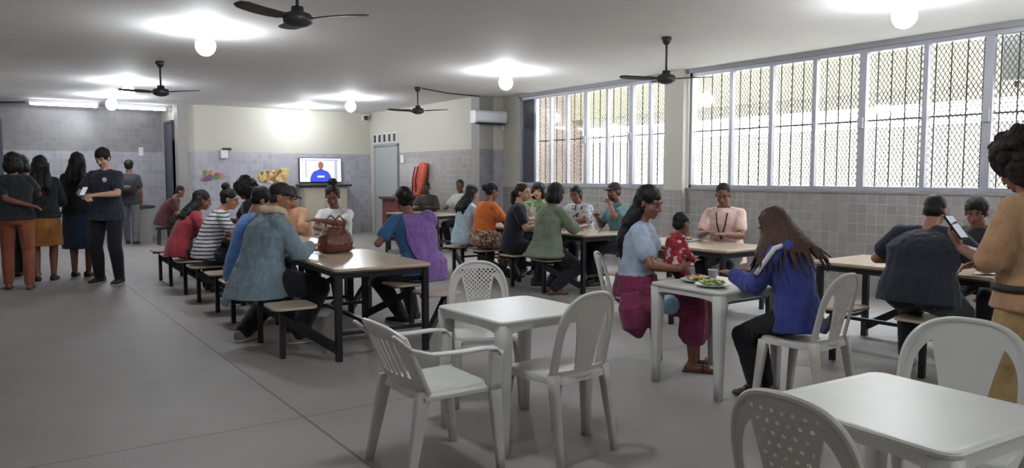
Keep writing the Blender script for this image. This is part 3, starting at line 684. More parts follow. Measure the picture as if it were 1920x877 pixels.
def person(label, x, y, f, h=1.66, b=1., sit=False, seat=.45, lean=0., bend=0., twist=0., head=(0, 0, 0), skin='sk_b', hair=('short', 'hr_k'),
           top=None, bot=None, shoes='shoe_k', lh=None, rh=None, lf=None, rf=None, lp=None, rp=None, lcurl=.5, rcurl=.5, detail=1, bust=0., belly=0., knee=None,
           group=None, facefeat=True, z0=0, hs_k=1., extra=None, lhd=None, rhd=None, tz=.748):
    s = h/1.68; hs = hs_k*(.5+.5*s)
    T = thing('person', label, 'person', (x, y, z0), face(*f), group)
    vox = {2: .0062, 1: .0085, 0: .012}[detail]
    ph = seat+.122*b if sit else .93*s
    P = V((0, 0, ph)); X = V((1, 0, 0))
    def dr(a): return V((0, math.sin(a), math.cos(a)))
    a1, a2 = lean+bend*.35, lean+bend
    wa = P+dr(lean)*.15*s; ch = wa+dr(a1)*.20*s; nb = ch+dr(a2)*.165*s; sx = V((math.cos(twist), math.sin(twist), 0))
    fw = lambda a: V((0, math.cos(a), -math.sin(a)))
    fx = V((-math.sin(twist), math.cos(twist), 0))
    hd = Matrix.Rotation(head[1], 3, 'Z') @ Matrix.Rotation(-head[0], 3, 'X') @ Matrix.Rotation(head[2], 3, 'Y')
    neck_d = (dr(a2*.8)+V((0, .18, 0))).normalized()
    hc = nb+neck_d*.145*s + hd @ V((0, .02, .02))
    H = lambda p: hc+hd @ (V(p)*hs)
    def tors(e, hem=None, flare=0., top_r=(.062, .058), drape=0.):
        k = b; r = MB().ering; R = []
        if hem is not None and hem < 0: R.append(r(P+dr(lean*.5)*hem*s, X, fw(lean*.5), (.175*k+e+flare)*s, (.128*k+e+flare*.8+belly*.4)*s))
        else: R.append(r(P-dr(lean)*.08*s, X, fw(lean), (.14*k+e*.5)*s, (.10*k+e*.5)*s))
        R += [r(P, X, fw(lean), (.172*k+e)*s, (.122*k+e)*s), r(P+dr(lean)*.08*s, X, fw(lean), (.160*k+e)*s, (.118*k+e+belly*.5)*s),
              r(wa+fw(lean)*belly*.5*s, X, fw(lean), (.142*k+e+belly*.4)*s, (.105*k+e+belly*.5)*s),
              r(wa.lerp(ch, .55)+fw(a1)*(.008+belly*.2)*s, X.lerp(sx, .5), fw(a1), (.152*k+e)*s, (.108*k+e+belly*.15)*s),
              r(ch+fw(a1)*.008*s, sx, fx, (.165*k+e)*s, (.112*k+e)*s), r(ch.lerp(nb, .45), sx, fx, (.160*k**.6+e)*s, (.098*k+e)*s), r(ch.lerp(nb, .75), sx, fx, (.118*k**.5+e)*s, (.08*k+e)*s),
              r(nb, sx, fx, (top_r[0]+e*.4)*s, (top_r[1]+e*.4)*s)]
        return R
    # cloth and skin press flat where they meet the seat and the table top
    sz = (.440 if tz > .73 or seat < .45 else .45) if sit and seat > .42 and seat < .6 else None
    def press(me, low=.065):
        if not sit: return me
        for v in me.vertices:
            c = v.co
            if sz and abs(c.x) < .36 and -.30 < c.y < .255 and sz-low < c.z < sz: c.z = sz
            elif tz and c.y > .20 and tz-.05 < c.z < tz: c.z = tz
        me.update(); return me
    # limbs
    kb = b**.5
    sh = {q: nb-dr(a2)*.066*s+sx*q*.158*s*kb for q in (-1, 1)}
    ua, fa = .285*s, .25*s
    tgt = {-1: lh, 1: rh}; pol = {-1: lp, 1: rp}; arm = {}
    for q in (-1, 1):
        t_ = V(tgt[q]) if tgt[q] else sh[q]+V((q*.05, .06, -.52))*s
        e_, w_ = ik(sh[q], t_, ua, fa, pol[q] or (q*.6, -.6, -.5)); arm[q] = (sh[q], e_, w_)
    th, sn = .43*s, .42*s; legs = {}
    for q in (-1, 1):
        ft = {-1: lf, 1: rf}[q]
        hp = P+V((q*.09*s*kb, 0.02 if sit else 0, -.02))
        if ft is None: ft = (q*.11, .42, .0) if sit else (q*.09, 0, 0)
        an = V(ft)+V((0, 0, .075*s)); k_, an = ik(hp, an, th, sn, (q*(.15 if knee is None else knee), 1, .7 if sit else 0)); legs[q] = (hp, k_, an)
    B = MB(); B.loft(tors(0))
    for q in (-1, 1):
        S_, E_, W_ = arm[q]
        B.ell(S_, (.052*s*kb,)*3); B.cone(nb-dr(a2)*.015*s, S_+V((0, 0, .005)), .045*s, .045*s*kb); B.cone(S_, E_, .049*s*kb, .037*s*kb); mid = E_.lerp(W_, .3); B.cone(E_, mid, .037*s*kb, .039*s*kb); B.cone(mid, W_, .038*s*kb, .025*s)
        dd = (W_-E_).normalized(); hdv = {-1: lhd, 1: rhd}[q]
        if hdv: dd, nn = V(hdv[0]), V(hdv[1])
        else:
            nn = V((-q*.5, 0, -.8))
            if sit and W_.z < .9: dd = V((dd.x, dd.y, .12)).normalized(); nn = V((-q*.15, 0, -1))
        hand(B, W_+dd.normalized()*.012, dd, nn, V((-q, .2, .3)), s*.97, (.32 if sit and W_.z < .9 and not hdv else 1)*(lcurl if q < 0 else rcurl))
        hp, k_, an = legs[q]
        B.cone(hp, k_, .088*s*b, .056*s*kb); cf = k_.lerp(an, .3)-V((0, .012, 0)); B.cone(k_, cf, .053*s*kb, .054*s*kb); B.cone(cf, an, .053*s*kb, .034*s)
        yaw = math.atan2(-(k_-hp).x, max((k_-hp).y, .02)) if sit else -q*.18
        fd = V((-math.sin(yaw*.6), math.cos(yaw*.6), 0)); sl = V((an.x, an.y, an.z-.075*s))
        B.cone(sl-fd*.035*s+V((0, 0, .032*s)), an, .03*s, .033*s); B.cone(sl-fd*.04*s+V((0, 0, .028*s)), sl+fd*.12*s+V((0, 0, .026*s)), .028*s, .033*s); B.cone(sl+fd*.12*s+V((.012*q, 0, .022*s)), sl+fd*.18*s+V((-.0*q, 0, .018*s)), .03*s, .018*s)
        legs[q] = (hp, k_, an, fd, sl)
    if bust:
        for q in (-1, 1): B.ell(ch+sx*q*.075*s+fx*.085*s-dr(a1)*.02, (.07*bust*s, .06*bust*s, .07*bust*s))
    if belly: B.ell(wa+fw(lean)*.06*s, (.14*b*s, (.09+belly)*s, .12*s))
    B.cone(nb-neck_d*.05*s, H((0, -.022, -.06)), .057*s*kb, .05*s)
    B.ell(H((0, -.012, .03)), (.074*hs, .094*hs, .088*hs), hd); B.ell(H((0, .022, -.035)), (.060*hs, .066*hs, .082*hs), hd); B.ell(H((0, .060, -.092)), (.027*hs, .022*hs, .02*hs), hd)
    if detail and facefeat:
        for q in (-1, 1):
            B.ell(H((q*.036, .054, -.03)), (.026*hs, .024*hs, .028*hs), hd, 12, 8); B.ell(H((q*.03, .077, .024)), (.03*hs, .014*hs, .010*hs), hd, 12, 8)
            B.ell(H((q*.012, .094, -.034)), (.011*hs, .011*hs, .009*hs), hd, 10, 6)
        B.cone(H((0, .084, .018)), H((0, .105, -.028)), .009*hs, .0145*hs, 10); B.ell(H((0, .082, -.063)), (.026*hs, .013*hs, .014*hs), hd, 12, 8)
    for q in (-1, 1): B.ell(H((q*.077, -.012, -.008)), (.011*hs, .02*hs, .031*hs), hd, 12, 8)
    link('body', press(bake(B, vox, 2, .45)), M[skin], T, smooth=True)
    if detail and facefeat:
        for q in (-1, 1):
            e = MB(); e.ell(H((q*.031, .0785, .003)), (.0125*hs, .008*hs, .0062*hs), hd, 14, 8); e.ell(H((q*.031, .0845, .003)), (.0062*hs, .0033*hs, .0060*hs), hd, 12, 8, 1)
            e.build('eye', [M['eyew'], M['eyed']], T, smooth=True)
        e = MB(); e.ell(H((0, .0905, -.058)), (.023*hs, .007*hs, .005*hs), hd, 12, 6); e.ell(H((0, .0895, -.069)), (.020*hs, .008*hs, .006*hs), hd, 12, 6); e.build('lips', M['lip'], T, smooth=True)
        for q in (-1, 1):
            e = MB(); e.tube([H((q*.013, .0885, .027)), H((q*.03, .0895, .034)), H((q*.05, .079, .028))], [.003*hs, .0042*hs, .002*hs], 6); e.build('eyebrow', M[hair[1]], T, smooth=True)
    # clothing
    if top:
        c = dict(col='303034', sleeve='short', hem=-.10, ease=.024, flare=.006, amp=.006, mat=None, name='shirt', neck=(.07, .066), loose=.012, drape=0); c.update(top)
        S = MB(); S.loft(tors(c['ease'], c['hem'], c['flare'], c['neck']))
        if bust:
            for q in (-1, 1): S.ell(ch+sx*q*.075*s+fx*.085*s-dr(a1)*.02, tuple((r+.012)*s for r in (.07*bust, .06*bust, .075*bust)))
        if belly: S.ell(wa+fw(lean)*.06*s, ((.14*b+.02)*s, (.11+belly)*s, .14*s))
        if c['drape']:
            Z = P.z-c['drape']; S.loft([MB().ering(P+V((0, .05, .26)), X, (0, 1, 0), .12*b*s, .08*b*s), MB().ering(P+V((0, .03, .16)), X, (0, 1, 0), (.168*b)*s, (.125*b)*s), MB().ering(P+V((0, .01, .06)), X, (0, 1, 0), (.185*b+.02)*s, (.14*b+.02)*s), MB().ering(P+V((0, -.02, -.06)), X, (0, 1, 0), (.20*b+.04)*s, (.155*b+.035)*s), MB().ering(V((0, -.04, Z+.02)), X, (0, 1, 0), (.225*b+.05)*s, (.175*b+.04)*s), MB().ering(V((0, -.04, Z)), X, (0, 1, 0), (.2*b+.05)*s, (.15*b+.04)*s)])
        for q in (-1, 1):
            S_, E_, W_ = arm[q]; lo = c['loose']; S.ell(S_, ((.054*kb+lo*.6)*s,)*3); S.cone(nb-dr(a2)*.022*s, S_+V((0, 0, .004)), (.045+c['ease']*.3)*s, (.048*kb+lo*.5)*s)
            if c['sleeve'] == 'short': S.cone(S_, S_.lerp(E_, .62), (.053*kb+lo*.7)*s, (.052*kb+lo)*s)
            elif c['sleeve'] == 'elbow': S.cone(S_, E_.lerp(S_, .05), (.053*kb+lo*.7)*s, (.054*kb+lo)*s)
            elif c['sleeve'] == 'long': S.cone(S_, E_, (.053*kb+lo*.7)*s, (.048*kb+lo)*s); S.cone(E_, E_.lerp(W_, .9), (.05*kb+lo)*s, (.035+lo*.8)*s)
        link(c['name'], press(bake(S, vox*1.15, 4, .5, c['amp']), .065+c.get('drape', 0)), c['mat'] or fb(c['col']), T, smooth=True)
    if bot:
        c = dict(col='1b1b20', kind='long', ease=.012, loose=.012, amp=.005, mat=None, name='trousers', length=.5); c.update(bot)
        S = MB(); k = b; e = c['ease']; r = MB().ering
        S.loft([r(P-dr(lean)*.10*s, X, fw(lean), (.13*k+e)*s, (.10*k+e)*s), r(P-dr(lean)*.03*s, X, fw(lean), (.178*k+e)*s, (.13*k+e)*s), r(P+dr(lean)*.04*s, X, fw(lean), (.172*k+e)*s, (.125*k+e)*s), r(P+dr(lean)*.12*s, X, fw(lean), (.155*k+e)*s, (.115*k+e)*s)])
        if c['kind'] == 'skirt' and not sit:
            S.loft([r(P+V((0, 0, .1*s)), X, (0, 1, 0), (.155*k+e)*s, (.12*k+e)*s), r(P-V((0, 0, .04*s)), X, (0, 1, 0), (.185*k+e)*s, (.135*k+e)*s), r(P-V((0, 0, c['length']*s)), X, (0, 1, 0), (.19*k+e+c['loose'])*s, (.14*k+e+c['loose'])*s)])
        else:
            for q in (-1, 1):
                hp, k_, an, fd, sl = legs[q]; lo = c['loose']
                S.cone(hp, k_, (.092*b+lo*.5)*s, (.06*kb+lo)*s)
                if c['kind'] == 'long': S.cone(k_, k_.lerp(an, .35)-V((0, .01, 0)), (.06*kb+lo)*s, (.058*kb+lo)*s); S.cone(k_.lerp(an, .35)-V((0, .01, 0)), k_.lerp(an, c.get('cuff', .96)), (.058*kb+lo)*s, (.044+lo)*s)
                elif c['kind'] == 'capri': S.cone(k_, k_.lerp(an, .6), (.06*kb+lo)*s, (.058*kb+lo)*s)
                elif c['kind'] == 'skirt': S.cone(k_, k_.lerp(an, c['length']), (.062*kb+lo)*s, (.075*kb+lo)*s)
            if c['kind'] == 'skirt':
                k1, k2 = legs[-1][1], legs[1][1]; hp = P
                S.cone(hp, (k1+k2)/2, .1*s, .06*s); S.cone((k1+k2)/2, ((k1+k2)/2).lerp((legs[-1][2]+legs[1][2])/2, c['length']), .06*s, .06*s)
        link(c['name'], press(bake(S, vox*1.15, 4, .5, c['amp']), .065+c.get('drape', 0)), c['mat'] or fb(c['col']), T, smooth=True)
    if shoes:
        for q in (-1, 1):
            hp, k_, an, fd, sl = legs[q]; sd = V((fd.y, -fd.x, 0)); b_ = MB(); up = V((0, 0, 1))
            if shoes == 'sandal':
                R = [MB().ering(sl+fd*o*s+up*.007, sd, up, w_*s, .008, 14, 4) for o, w_ in ((-.075, .02), (-.06, .034), (0, .036), (.1, .044), (.17, .036), (.2, .015))]; b_.loft(R)
                b_.tube([sl+sd*.045*s+fd*.07*s+up*.01, sl+fd*.08*s+up*.07*s, sl-sd*.045*s+fd*.07*s+up*.01], .008, 8)
                b_.build('sandal', M['sandal'], T, smooth=True)
            else:
                R = [MB().ering(sl+fd*o*s+up*z_*s, sd, up, w_*s, z2*s, 16, 2.6) for o, w_, z_, z2 in ((-.085, .02, .045, .03), (-.075, .036, .048, .045), (-.02, .042, .05, .048), (.05, .045, .042, .04), (.11, .049, .034, .032), (.165, .042, .028, .026), (.2, .018, .024, .018))]
                b_.loft(R); o = b_.build('shoe', M[shoes], T, smooth=True)
                b_ = MB(); R = [MB().ering(sl+fd*o_*s+up*.009, sd, up, w_*s, .009, 16, 4) for o_, w_ in ((-.09, .022), (-.078, .04), (0, .044), (.11, .052), (.17, .044), (.208, .018))]; b_.loft(R); b_.build('sole', M['sole'], o, smooth=True)
    # hair
    st, hm = hair[0], hair[1]; Q = MB(); am, fi, it = .004, .002, 2; hv = max(vox, .007)
    E_ = lambda c_, r_: Q.ell(H(c_), tuple(q*hs for q in r_), hd)
    if st in ('short', 'crop'):
        k = .006 if st == 'crop' else .016
        E_((0, -.022, .045), (.072+k, .088+k, .078+k)); E_((0, -.05, -.01), (.066+k*.6, .05+k, .06)); am = .003 if st == 'crop' else .008
    elif st == 'cap':
        E_((0, -.018, .05), (.083, .102, .078)); E_((0, -.05, -.02), (.07, .05, .06)); am = 0; fi = .001
        Q.loft([MB().ering(H((0, o, .055-o*.12)), hd @ V((1, 0, 0)), hd @ V((0, 0, 1)), w_*hs, .008*hs, 14, 3) for o, w_ in ((.03, .075), (.09, .075), (.14, .06), (.165, .03))])
    elif st in ('bun', 'lowbun', 'pony'):
        E_((0, -.025, .045), (.083, .098, .085)); E_((0, -.05, -.01), (.075, .055, .07)); am = .006
        if st == 'bun': E_((0, -.08, .14), (.055, .05, .045))
        elif st == 'lowbun': E_((0, -.125, .02), (.055, .05, .055))
        else: Q.tube([H((0, -.10, .03)), H((0, -.15, -.03)), H((.01, -.15, -.14)), H((.015, -.12, -.24))], [.03*hs, .042*hs, .036*hs, .012*hs])
    elif st == 'long':
        ln = hair[2] if len(hair) > 2 else .35
        E_((0, -.025, .045), (.087, .102, .088)); E_((0, -.06, -.02), (.088, .062, .1)); am = .012
        for q in (-1, 0, 1):
            p0 = H((q*.055, -.075 if q == 0 else -.05, -.05)); bk = nb+V((q*.08, -.10, -.04))*s-sx*0
            dn = -dr(a2*.9)
            Q.tube([H((q*.06, -.055, .03)), p0, p0.lerp(bk, .75)+V((0, -.015, 0)), bk+dn*(ln-.22)*.5*s+V((0, -.02, 0)), bk+dn*(ln-.16)*s], [.045*hs, .055*hs, .055*hs, .05*hs, .018*hs], 10)
    elif st == 'bob':
        E_((0, -.025, .04), (.095, .11, .095)); E_((0, -.06, -.05), (.1, .07, .1)); E_((-.075, -.01, -.05), (.035, .05, .08)); E_((.075, -.01, -.05), (.035, .05, .08)); am = .012
    elif st == 'curly':
        rad = hair[2] if len(hair) > 2 else .15
        E_((0, -.04, .05), (rad*.86, rad*.95, rad*.86)); E_((0, -.075, -.04), (rad*.85, rad*.7, rad*.8)); rr = random.Random(3)
        for _ in range(90):
            a, z = rr.uniform(0, 2*PI), rr.uniform(-.9, 1); rxy = math.sqrt(1-z*z); v = V((rxy*math.cos(a), rxy*math.sin(a), z))
            if v.y > .45 and z < .55: continue
            E_((v.x*rad*.86, -.05+v.y*rad*.95, .03+v.z*rad*.95), (rr.uniform(.018, .032),)*3)
        am = .01; fi = .006; it = 1
    elif st == 'braids':
        E_((0, -.025, .045), (.084, .10, .086)); rr = random.Random(5); am = .0; fi = .003; it = 1; hv = .0065
        for k in range(46):
            a = (k/45-.5)*PI*1.78 - PI*.5
            r0 = V((math.cos(a)*.07, math.sin(a)*.085-.02, .06+rr.uniform(-.03, .03))); r1 = V((math.cos(a)*.098, math.sin(a)*.105-.025, -.03)); lnn = rr.uniform(.2, .42)
            p1 = H(r1); bk = max(0, -math.sin(a)); p2 = p1+V((math.cos(a)*.06, -.01+math.sin(a)*.05-.075*bk, -.12)); p3 = p2+V((math.cos(a)*.09+rr.uniform(-.03, .03), -.03+math.sin(a)*.05-.03*bk, -lnn*.45))
            Q.tube([H((r0.x*.5, r0.y*.5-.01, .125)), H(r0), p1, p2, p3], [.009, .011, .011, .0105, .006], 7)
    if st != 'none':
        link('cap' if st == 'cap' else 'hair', bake(Q, hv, it, .5, am, (22, 22, 10), fi), M[hm], T, smooth=True)
    return dict(T=T, H=H, hd=hd, nb=nb, ch=ch, wa=wa, P=P, sh=sh, arm=arm, legs=legs, fx=fx, sx=sx, s=s, hs=hs, b=b, fw=fw, a1=a1, dr=dr)

#--PEOPLE
# ---- the standing group at the left
p = person('person with back turned in black top and orange trousers, one arm folded behind', .37, 11.75, (.15, 1), h=1.72, b=1.05, skin='sk_b', hair=('bob', 'hr_k'), head=(.1, -.5, 0), lean=-.02,
    top=dict(col='202126', sleeve='short', hem=-.04, ease=.03, flare=.012, name='blouse', amp=.008), bot=dict(col='7d4532', loose=.012, ease=.016), shoes='sandal', lh=(.17, -.17, 1.10), lp=(-1, -.3, -.3), rh=(.14, .34, 1.42), rp=(.5, .1, -1), lf=(-.12, .08, 0), rf=(.12, -.04, 0), detail=1)
p = person('person in black top and mustard skirt with long dark hair, back turned',   .70, 12.35, (.15, 1), h=1.70, b=1.08, skin='sk_b', hair=('long', 'hr_k', .42), top=dict(col='1d1e23', sleeve='long', hem=-.04, ease=.034, flare=.02, amp=.008),
    bot=dict(col='8a5a2c', kind='skirt', length=.42, name='skirt', loose=.02), shoes='shoe_k', lh=(-.12, .25, 1.05), rh=(.12, .25, 1.05), lf=(-.09, 0, 0), rf=(.1, .05, 0), detail=1, facefeat=False)
p = person('person in dark top half hidden behind the orange trousers and mustard skirt', .50, 13.1, (.4, 1), h=1.72, skin='sk_b', hair=('bob', 'hr_k'), top=dict(col='1c1c20', sleeve='long'), bot=dict(col='20222a'), detail=0)
p = person('person with long dark hair in black top and dark blue denim skirt', 1.17, 12.62, (.35, .9), h=1.76, b=1.05, skin='sk_b', hair=('long', 'hr_k', .36), top=dict(col='1e1f25', sleeve='long', hem=-.04, ease=.034, flare=.02), bot=dict(col='26354a', kind='skirt', length=.52, name='denim_skirt', loose=.02),
    shoes='shoe_k', lh=(-.1, .3, 1.1), rh=(.1, .3, 1.1), detail=1, facefeat=False)
p = person('person in black T-shirt with a white chest logo, standing and looking at a phone', 1.42, 11.72, (-.62, -.78), h=1.80, b=1.12, skin='sk_d', hair=('short', 'hr_short'), head=(.42, .0, 0), top=dict(col='20242f', sleeve='short', hem=-.12, ease=.022, loose=.016), bot=dict(col='141418', loose=.018),
    shoes='shoe_k', lh=(-.05, .34, 1.22), rh=(.09, .33, 1.20), lp=(-1, -.2, -.6), rp=(1, -.2, -.6), lf=(-.17, .05, 0), rf=(.16, -.03, 0), lcurl=.8, rcurl=.8)
lg = MB(); c_ = p['ch']+p['fx']*.150+V((-.075, 0, .05)); lg.cyl(c_, c_+p['fx']*.006, .032, n=20); lg.build('chest_logo', M['paper'], p['T'])
ph = thing('mobile_phone', 'dark phone in the hands of the man with the chest logo', 'phone', (0, 0, 0)); b = MB(); b.box((0, 0, 0), (.075, .012, .15)); b.build('body', M['phone'], ph, .004); b = MB(); b.box((0, .007, 0), (.066, .002, .135)); b.build('screen', M['scrd'], ph)
Rz = Matrix.Rotation(face(-.62, -.78), 3, 'Z'); q = Rz @ V((.02, .46, 1.27)); ph.location = (1.42+q.x, 11.72+q.y, q.z); ph.rotation_euler = (.7, 0, face(-.62, -.78))
p = person('distant person in grey jeans with a backpack, near the recess', 2.62, 18.0, (.35, 1), h=1.76, skin='sk_b', hair=('short', 'hr_k'), top=dict(col='2c2c33', sleeve='short'), bot=dict(col='54565e'), shoes='shoe_k', lf=(-.09, .12, 0), rf=(.12, -.22, 0), detail=0)
bp = thing('backpack', 'black backpack worn by the distant person in grey jeans', 'backpack', (2.62, 18.0, 1.08), face(.35, 1)); b = MB(); b.loft([MB().ering((0, -.23, z), (1, 0, 0), (0, 1, 0), r1, r2, 16, 3) for z, r1, r2 in ((0, .12, .06), (.05, .16, .09), (.28, .15, .09), (.38, .1, .06), (.4, .04, .03))]); b.build('body', M['strap'], bp, smooth=True)
b = MB(); b.loft([MB().ering((0, -.33, z), (1, 0, 0), (0, 1, 0), .1, .03, 12, 3) for z in (.05, .2)]); b.build('front_pocket', M['slot'], bp, smooth=True)
p = person('person in dark red shirt sitting bent over beside the recess column', 3.22, 17.7, (1, -.25), h=1.72, b=1.25, sit=True, seat=.38, tz=0, lean=.35, bend=.25, skin='sk_b', hair=('crop', 'hr_short'), head=(.35, 0, 0), top=dict(col='3d1c22', sleeve='short', ease=.03, hem=-.12), bot=dict(col='1d181b'), shoes='shoe_k', lh=(-.1, .45, .55), rh=(.1, .45, .55), lf=(-.12, .34, 0), rf=(.12, .34, 0), detail=0)
st = thing('low_stool', 'low dark stool under the person in dark red', 'stool', (3.22, 17.7, 0)); b = MB(); b.cyl((0, 0, .33), (0, 0, .37), .17); b.build('seat', M['darktop'], st, .01)
for k in range(4):
    a = PI/4+k*PI/2; b = MB(); b.cyl((math.cos(a)*.13, math.sin(a)*.13, .34), (math.cos(a)*.16, math.sin(a)*.16, 0), .016, n=10); b.build('leg', M['black'], st)

# ---- the left row of tables
TH = .835
p = person('seated person in red top with long black hair, just beyond the striped shirt', 1.98, 10.03, (1, .05), h=1.64, b=1.05, sit=True, lean=.30, bend=.25, skin='sk_b', hair=('long', 'hr_k', .30), head=(.25, -.2, 0), top=dict(col='7d2a32', sleeve='long', ease=.024, hem=-.1), bot=dict(col='20202a'), lh=(-.12, .45, TH), rh=(.12, .45, TH), detail=1)
p = person('seated person in white shirt with dark stripes and hair in a bun', 2.14, 9.32, (1, -.05), h=1.66, b=1.12, sit=True, lean=.28, bend=.2, skin='sk_c', hair=('bun', 'hr_k'), head=(.25, -.35, 0), top=dict(col='c9c8cf', mat=stripe_mat(), sleeve='short', ease=.022, hem=-.08, amp=.004), bot=dict(col='2b3442', name='jeans'), lh=(-.1, .42, TH), rh=(.14, .42, TH), rp=(1, -.3, -.8), detail=1)
p = person('seated person in bright blue T-shirt with short dark hair', 2.12, 7.80, (1, .0), h=1.72, b=1.02, sit=True, lean=.16, bend=.22, skin='sk_c', hair=('short', 'hr_k'), head=(.38, -.1, 0), top=dict(col='40699f', sleeve='short', ease=.024, hem=-.12, loose=.018), bot=dict(col='2d3c52', name='jeans'), lh=(-.12, .44, TH), rh=(.12, .42, TH), detail=1)
p = person('person with big black hair sitting below the yellow poster', 3.42, 11.62, (-1, -.1), h=1.74, b=1.1, sit=True, lean=.12, bend=.2, skin='sk_a', hair=('curly', 'hr_k', .17), head=(.45, 0, 0), top=dict(col='17171b', sleeve='short', ease=.03), bot=dict(col='22222a'), lh=(-.12, .42, TH), rh=(.12, .42, TH), detail=0)
p = person('person in beige shirt mostly hidden behind the grey-blue shirt', 3.42, 9.62, (-1, -.3), h=1.66, sit=True, lean=.15, bend=.2, skin='sk_c', hair=('short', 'hr_k'), head=(.4, .2, 0), top=dict(col='b08a70', sleeve='short', ease=.025), bot=dict(col='2c2c33'), lh=(-.12, .42, TH), rh=(.12, .42, TH), detail=1)
p = person('seated person in white T-shirt leaning towards the brown handbag', 3.44, 8.50, (-.75, -.72), h=1.72, b=1.0, sit=True, lean=.10, bend=.14, skin='sk_b', hair=('bun', 'hr_k'), head=(.48, .35, 0), top=dict(col='cfd0d4', sleeve='short', ease=.02, hem=-.06), bot=dict(col='1f2028'), lh=(-.02, .52, .98), rh=(-.06, .50, .88), lp=(-1, 0, -.5), rp=(1, .1, -.6), lf=(-.12, .3, 0), rf=(.12, .3, 0), detail=1)
p = person('large person in grey-blue denim shirt sitting with back to the camera', 1.96, 6.66, (1, .12), h=1.78, b=1.25, sit=True, lean=.20, bend=.12, skin='sk_c', hair=('cap', 'strap'), head=(.28, -.55, 0), top=dict(col='64747f', sleeve='long', ease=.034, hem=-.12, flare=.03, amp=.012, loose=.024, drape=.24, name='denim_shirt'), bot=dict(col='16161b', loose=.028), shoes='shoe_g',
    lh=(-.16, .44, TH), rh=(.06, .46, TH), rp=(.7, -.2, -1), lp=(-.7, -.2, -1), lf=(-.27, -.04, 0), rf=(.16, .28, 0), detail=2, knee=.35)
b = MB(); hd = p['H']; rings = []
for k in range(14):
    a = k/13; rings.append(p['nb']+V((math.sin(a*2*PI)*.085, -math.cos(a*2*PI)*.085+.01, .035+.02*math.sin(a*9))))
b.tube(rings, .034, 10); b.build('neck_scarf', fb('b7a590'), p['T'], smooth=True)
p = person('seated person draped in a purple shawl over a blue top, dark hair in a bun', 3.54, 6.66, (-.36, .93), h=1.70, b=1.12, sit=True, twist=-.55, lean=.22, bend=.12, skin='sk_b', hair=('lowbun', 'hr_k'), head=(.15, -.35, 0), top=dict(col='2d4e72', sleeve='short', ease=.018, hem=-.08, loose=.014), bot=dict(col='1d2026', loose=.02), shoes='shoe_k', lh=(-.16, .40, TH), rh=(.12, .44, TH), lp=(-1, -.5, -.4), lf=(-.05, .20, 0), rf=(.16, .24, 0), detail=2, knee=.3)
S = MB(); s_ = p['s']; X = V((1, 0, 0)); R = []
for (c_, ax, rx, ry) in ((p['P']+V((.02, -.06, -.13)), 0, .25, .17), (p['P']+V((.02, -.04, .05)), 0, .235, .175), (p['wa']+V((.0, -.02, 0)), 0, .205, .16), (p['ch']+V((.0, -.012, 0)), 1, .222, .165), (p['nb']+V((.01, -.012, -.055)), 1, .205, .135), (p['nb']+V((.01, -.01, -.005)), 1, .10, .085)):
    R.append(MB().ering(c_, p['sx'] if ax else X, p['fx'] if ax else V((0, 1, 0)), rx, ry, 20, 2.2))
S.loft(R)
sw = p['arm'][1]; S.ell(sw[0]+V((.01, 0, 0)), (.1, .095, .095)); S.cone(sw[0], sw[1], .095, .085)
me = bake(S, .007, 5, .5, .014, (14, 14, 3))
bm = bmesh.new(); bm.from_mesh(me)   # the shawl leaves the left shoulder and the chest free
sxx = p['sx']; kill = [v for v in bm.verts if ((v.co-p['wa']).dot(X.lerp(sxx, min(1, max(0, (v.co.z-p['P'].z)/.3)))) < -.15) or (v.co.y > p['P'].y+.10+(v.co.z-.5)*.28 and v.co.x < .12)]
bmesh.ops.delete(bm, geom=kill, context='VERTS'); bm.to_mesh(me); bm.free()
o = link('shawl', me, fb('6b5188'), p['T'], smooth=True); m_ = o.modifiers.new('t', 'SOLIDIFY'); m_.thickness = .008; m_.offset = 0

# ---- the middle tables
p = person('seated person in pale blue top with long dark hair, next to the orange top', 5.82, 9.64, (1, 0), h=1.66, b=1.0, sit=True, lean=.15, bend=.15, skin='sk_c', hair=('long', 'hr_k', .30), head=(.2, .0, 0), top=dict(col='9fb2c0', sleeve='short', ease=.022), bot=dict(col='20222a'), lh=(-.12, .44, TH), rh=(.12, .44, TH), detail=0)
flor = print_mat('flower_print', ['6a4a3c', 'a07a60', 'cbbcaa', '4e3a34', '9a6248', 'b9a48e'], 48)
p = person('seated person in orange T-shirt and brown flower-print skirt, back turned', 5.82, 9.06, (1, -.05), h=1.70, b=1.15, sit=True, lean=.10, bend=.12, skin='sk_b', hair=('lowbun', 'hr_k'), head=(.3, -.1, 0), top=dict(col='b8602c', sleeve='short', ease=.024, hem=.0, loose=.018), bot=dict(kind='skirt', mat=flor, length=.6, name='skirt', ease=.04, loose=.02, amp=.008), lh=(-.12, .44, TH), rh=(.14, .44, TH), detail=1)
p = person('seated person in dark navy top turning to smile at the camera', 5.80, 8.32, (.78, -.55), h=1.72, b=1.05, sit=True, lean=.14, bend=.06, skin='sk_d', hair=('pony', 'hr_b'), head=(.08, -.55, .1), top=dict(col='1b1d27', sleeve='short', ease=.024, hem=-.1), bot=dict(col='1c1d24'), lh=(-.14, .44, TH), rh=(.14, .40, TH), lf=(-.1, .34, 0), rf=(.1, .34, 0), detail=1)
b = MB(); b.tube([p['nb']+V((-.055, .06, .02)), p['ch']+V((-.05, .155, 0)), p['wa']+V((0, .165, .03))], .006, 6); b.tube([p['nb']+V((.055, .06, .02)), p['ch']+V((.05, .155, 0)), p['wa']+V((0, .165, .03))], .006, 6); b.build('lanyard', fb('b39c90'), p['T'], smooth=True)
gp = fabric('greyish_green_cloth', '737d6c', var=.28, scale=6)
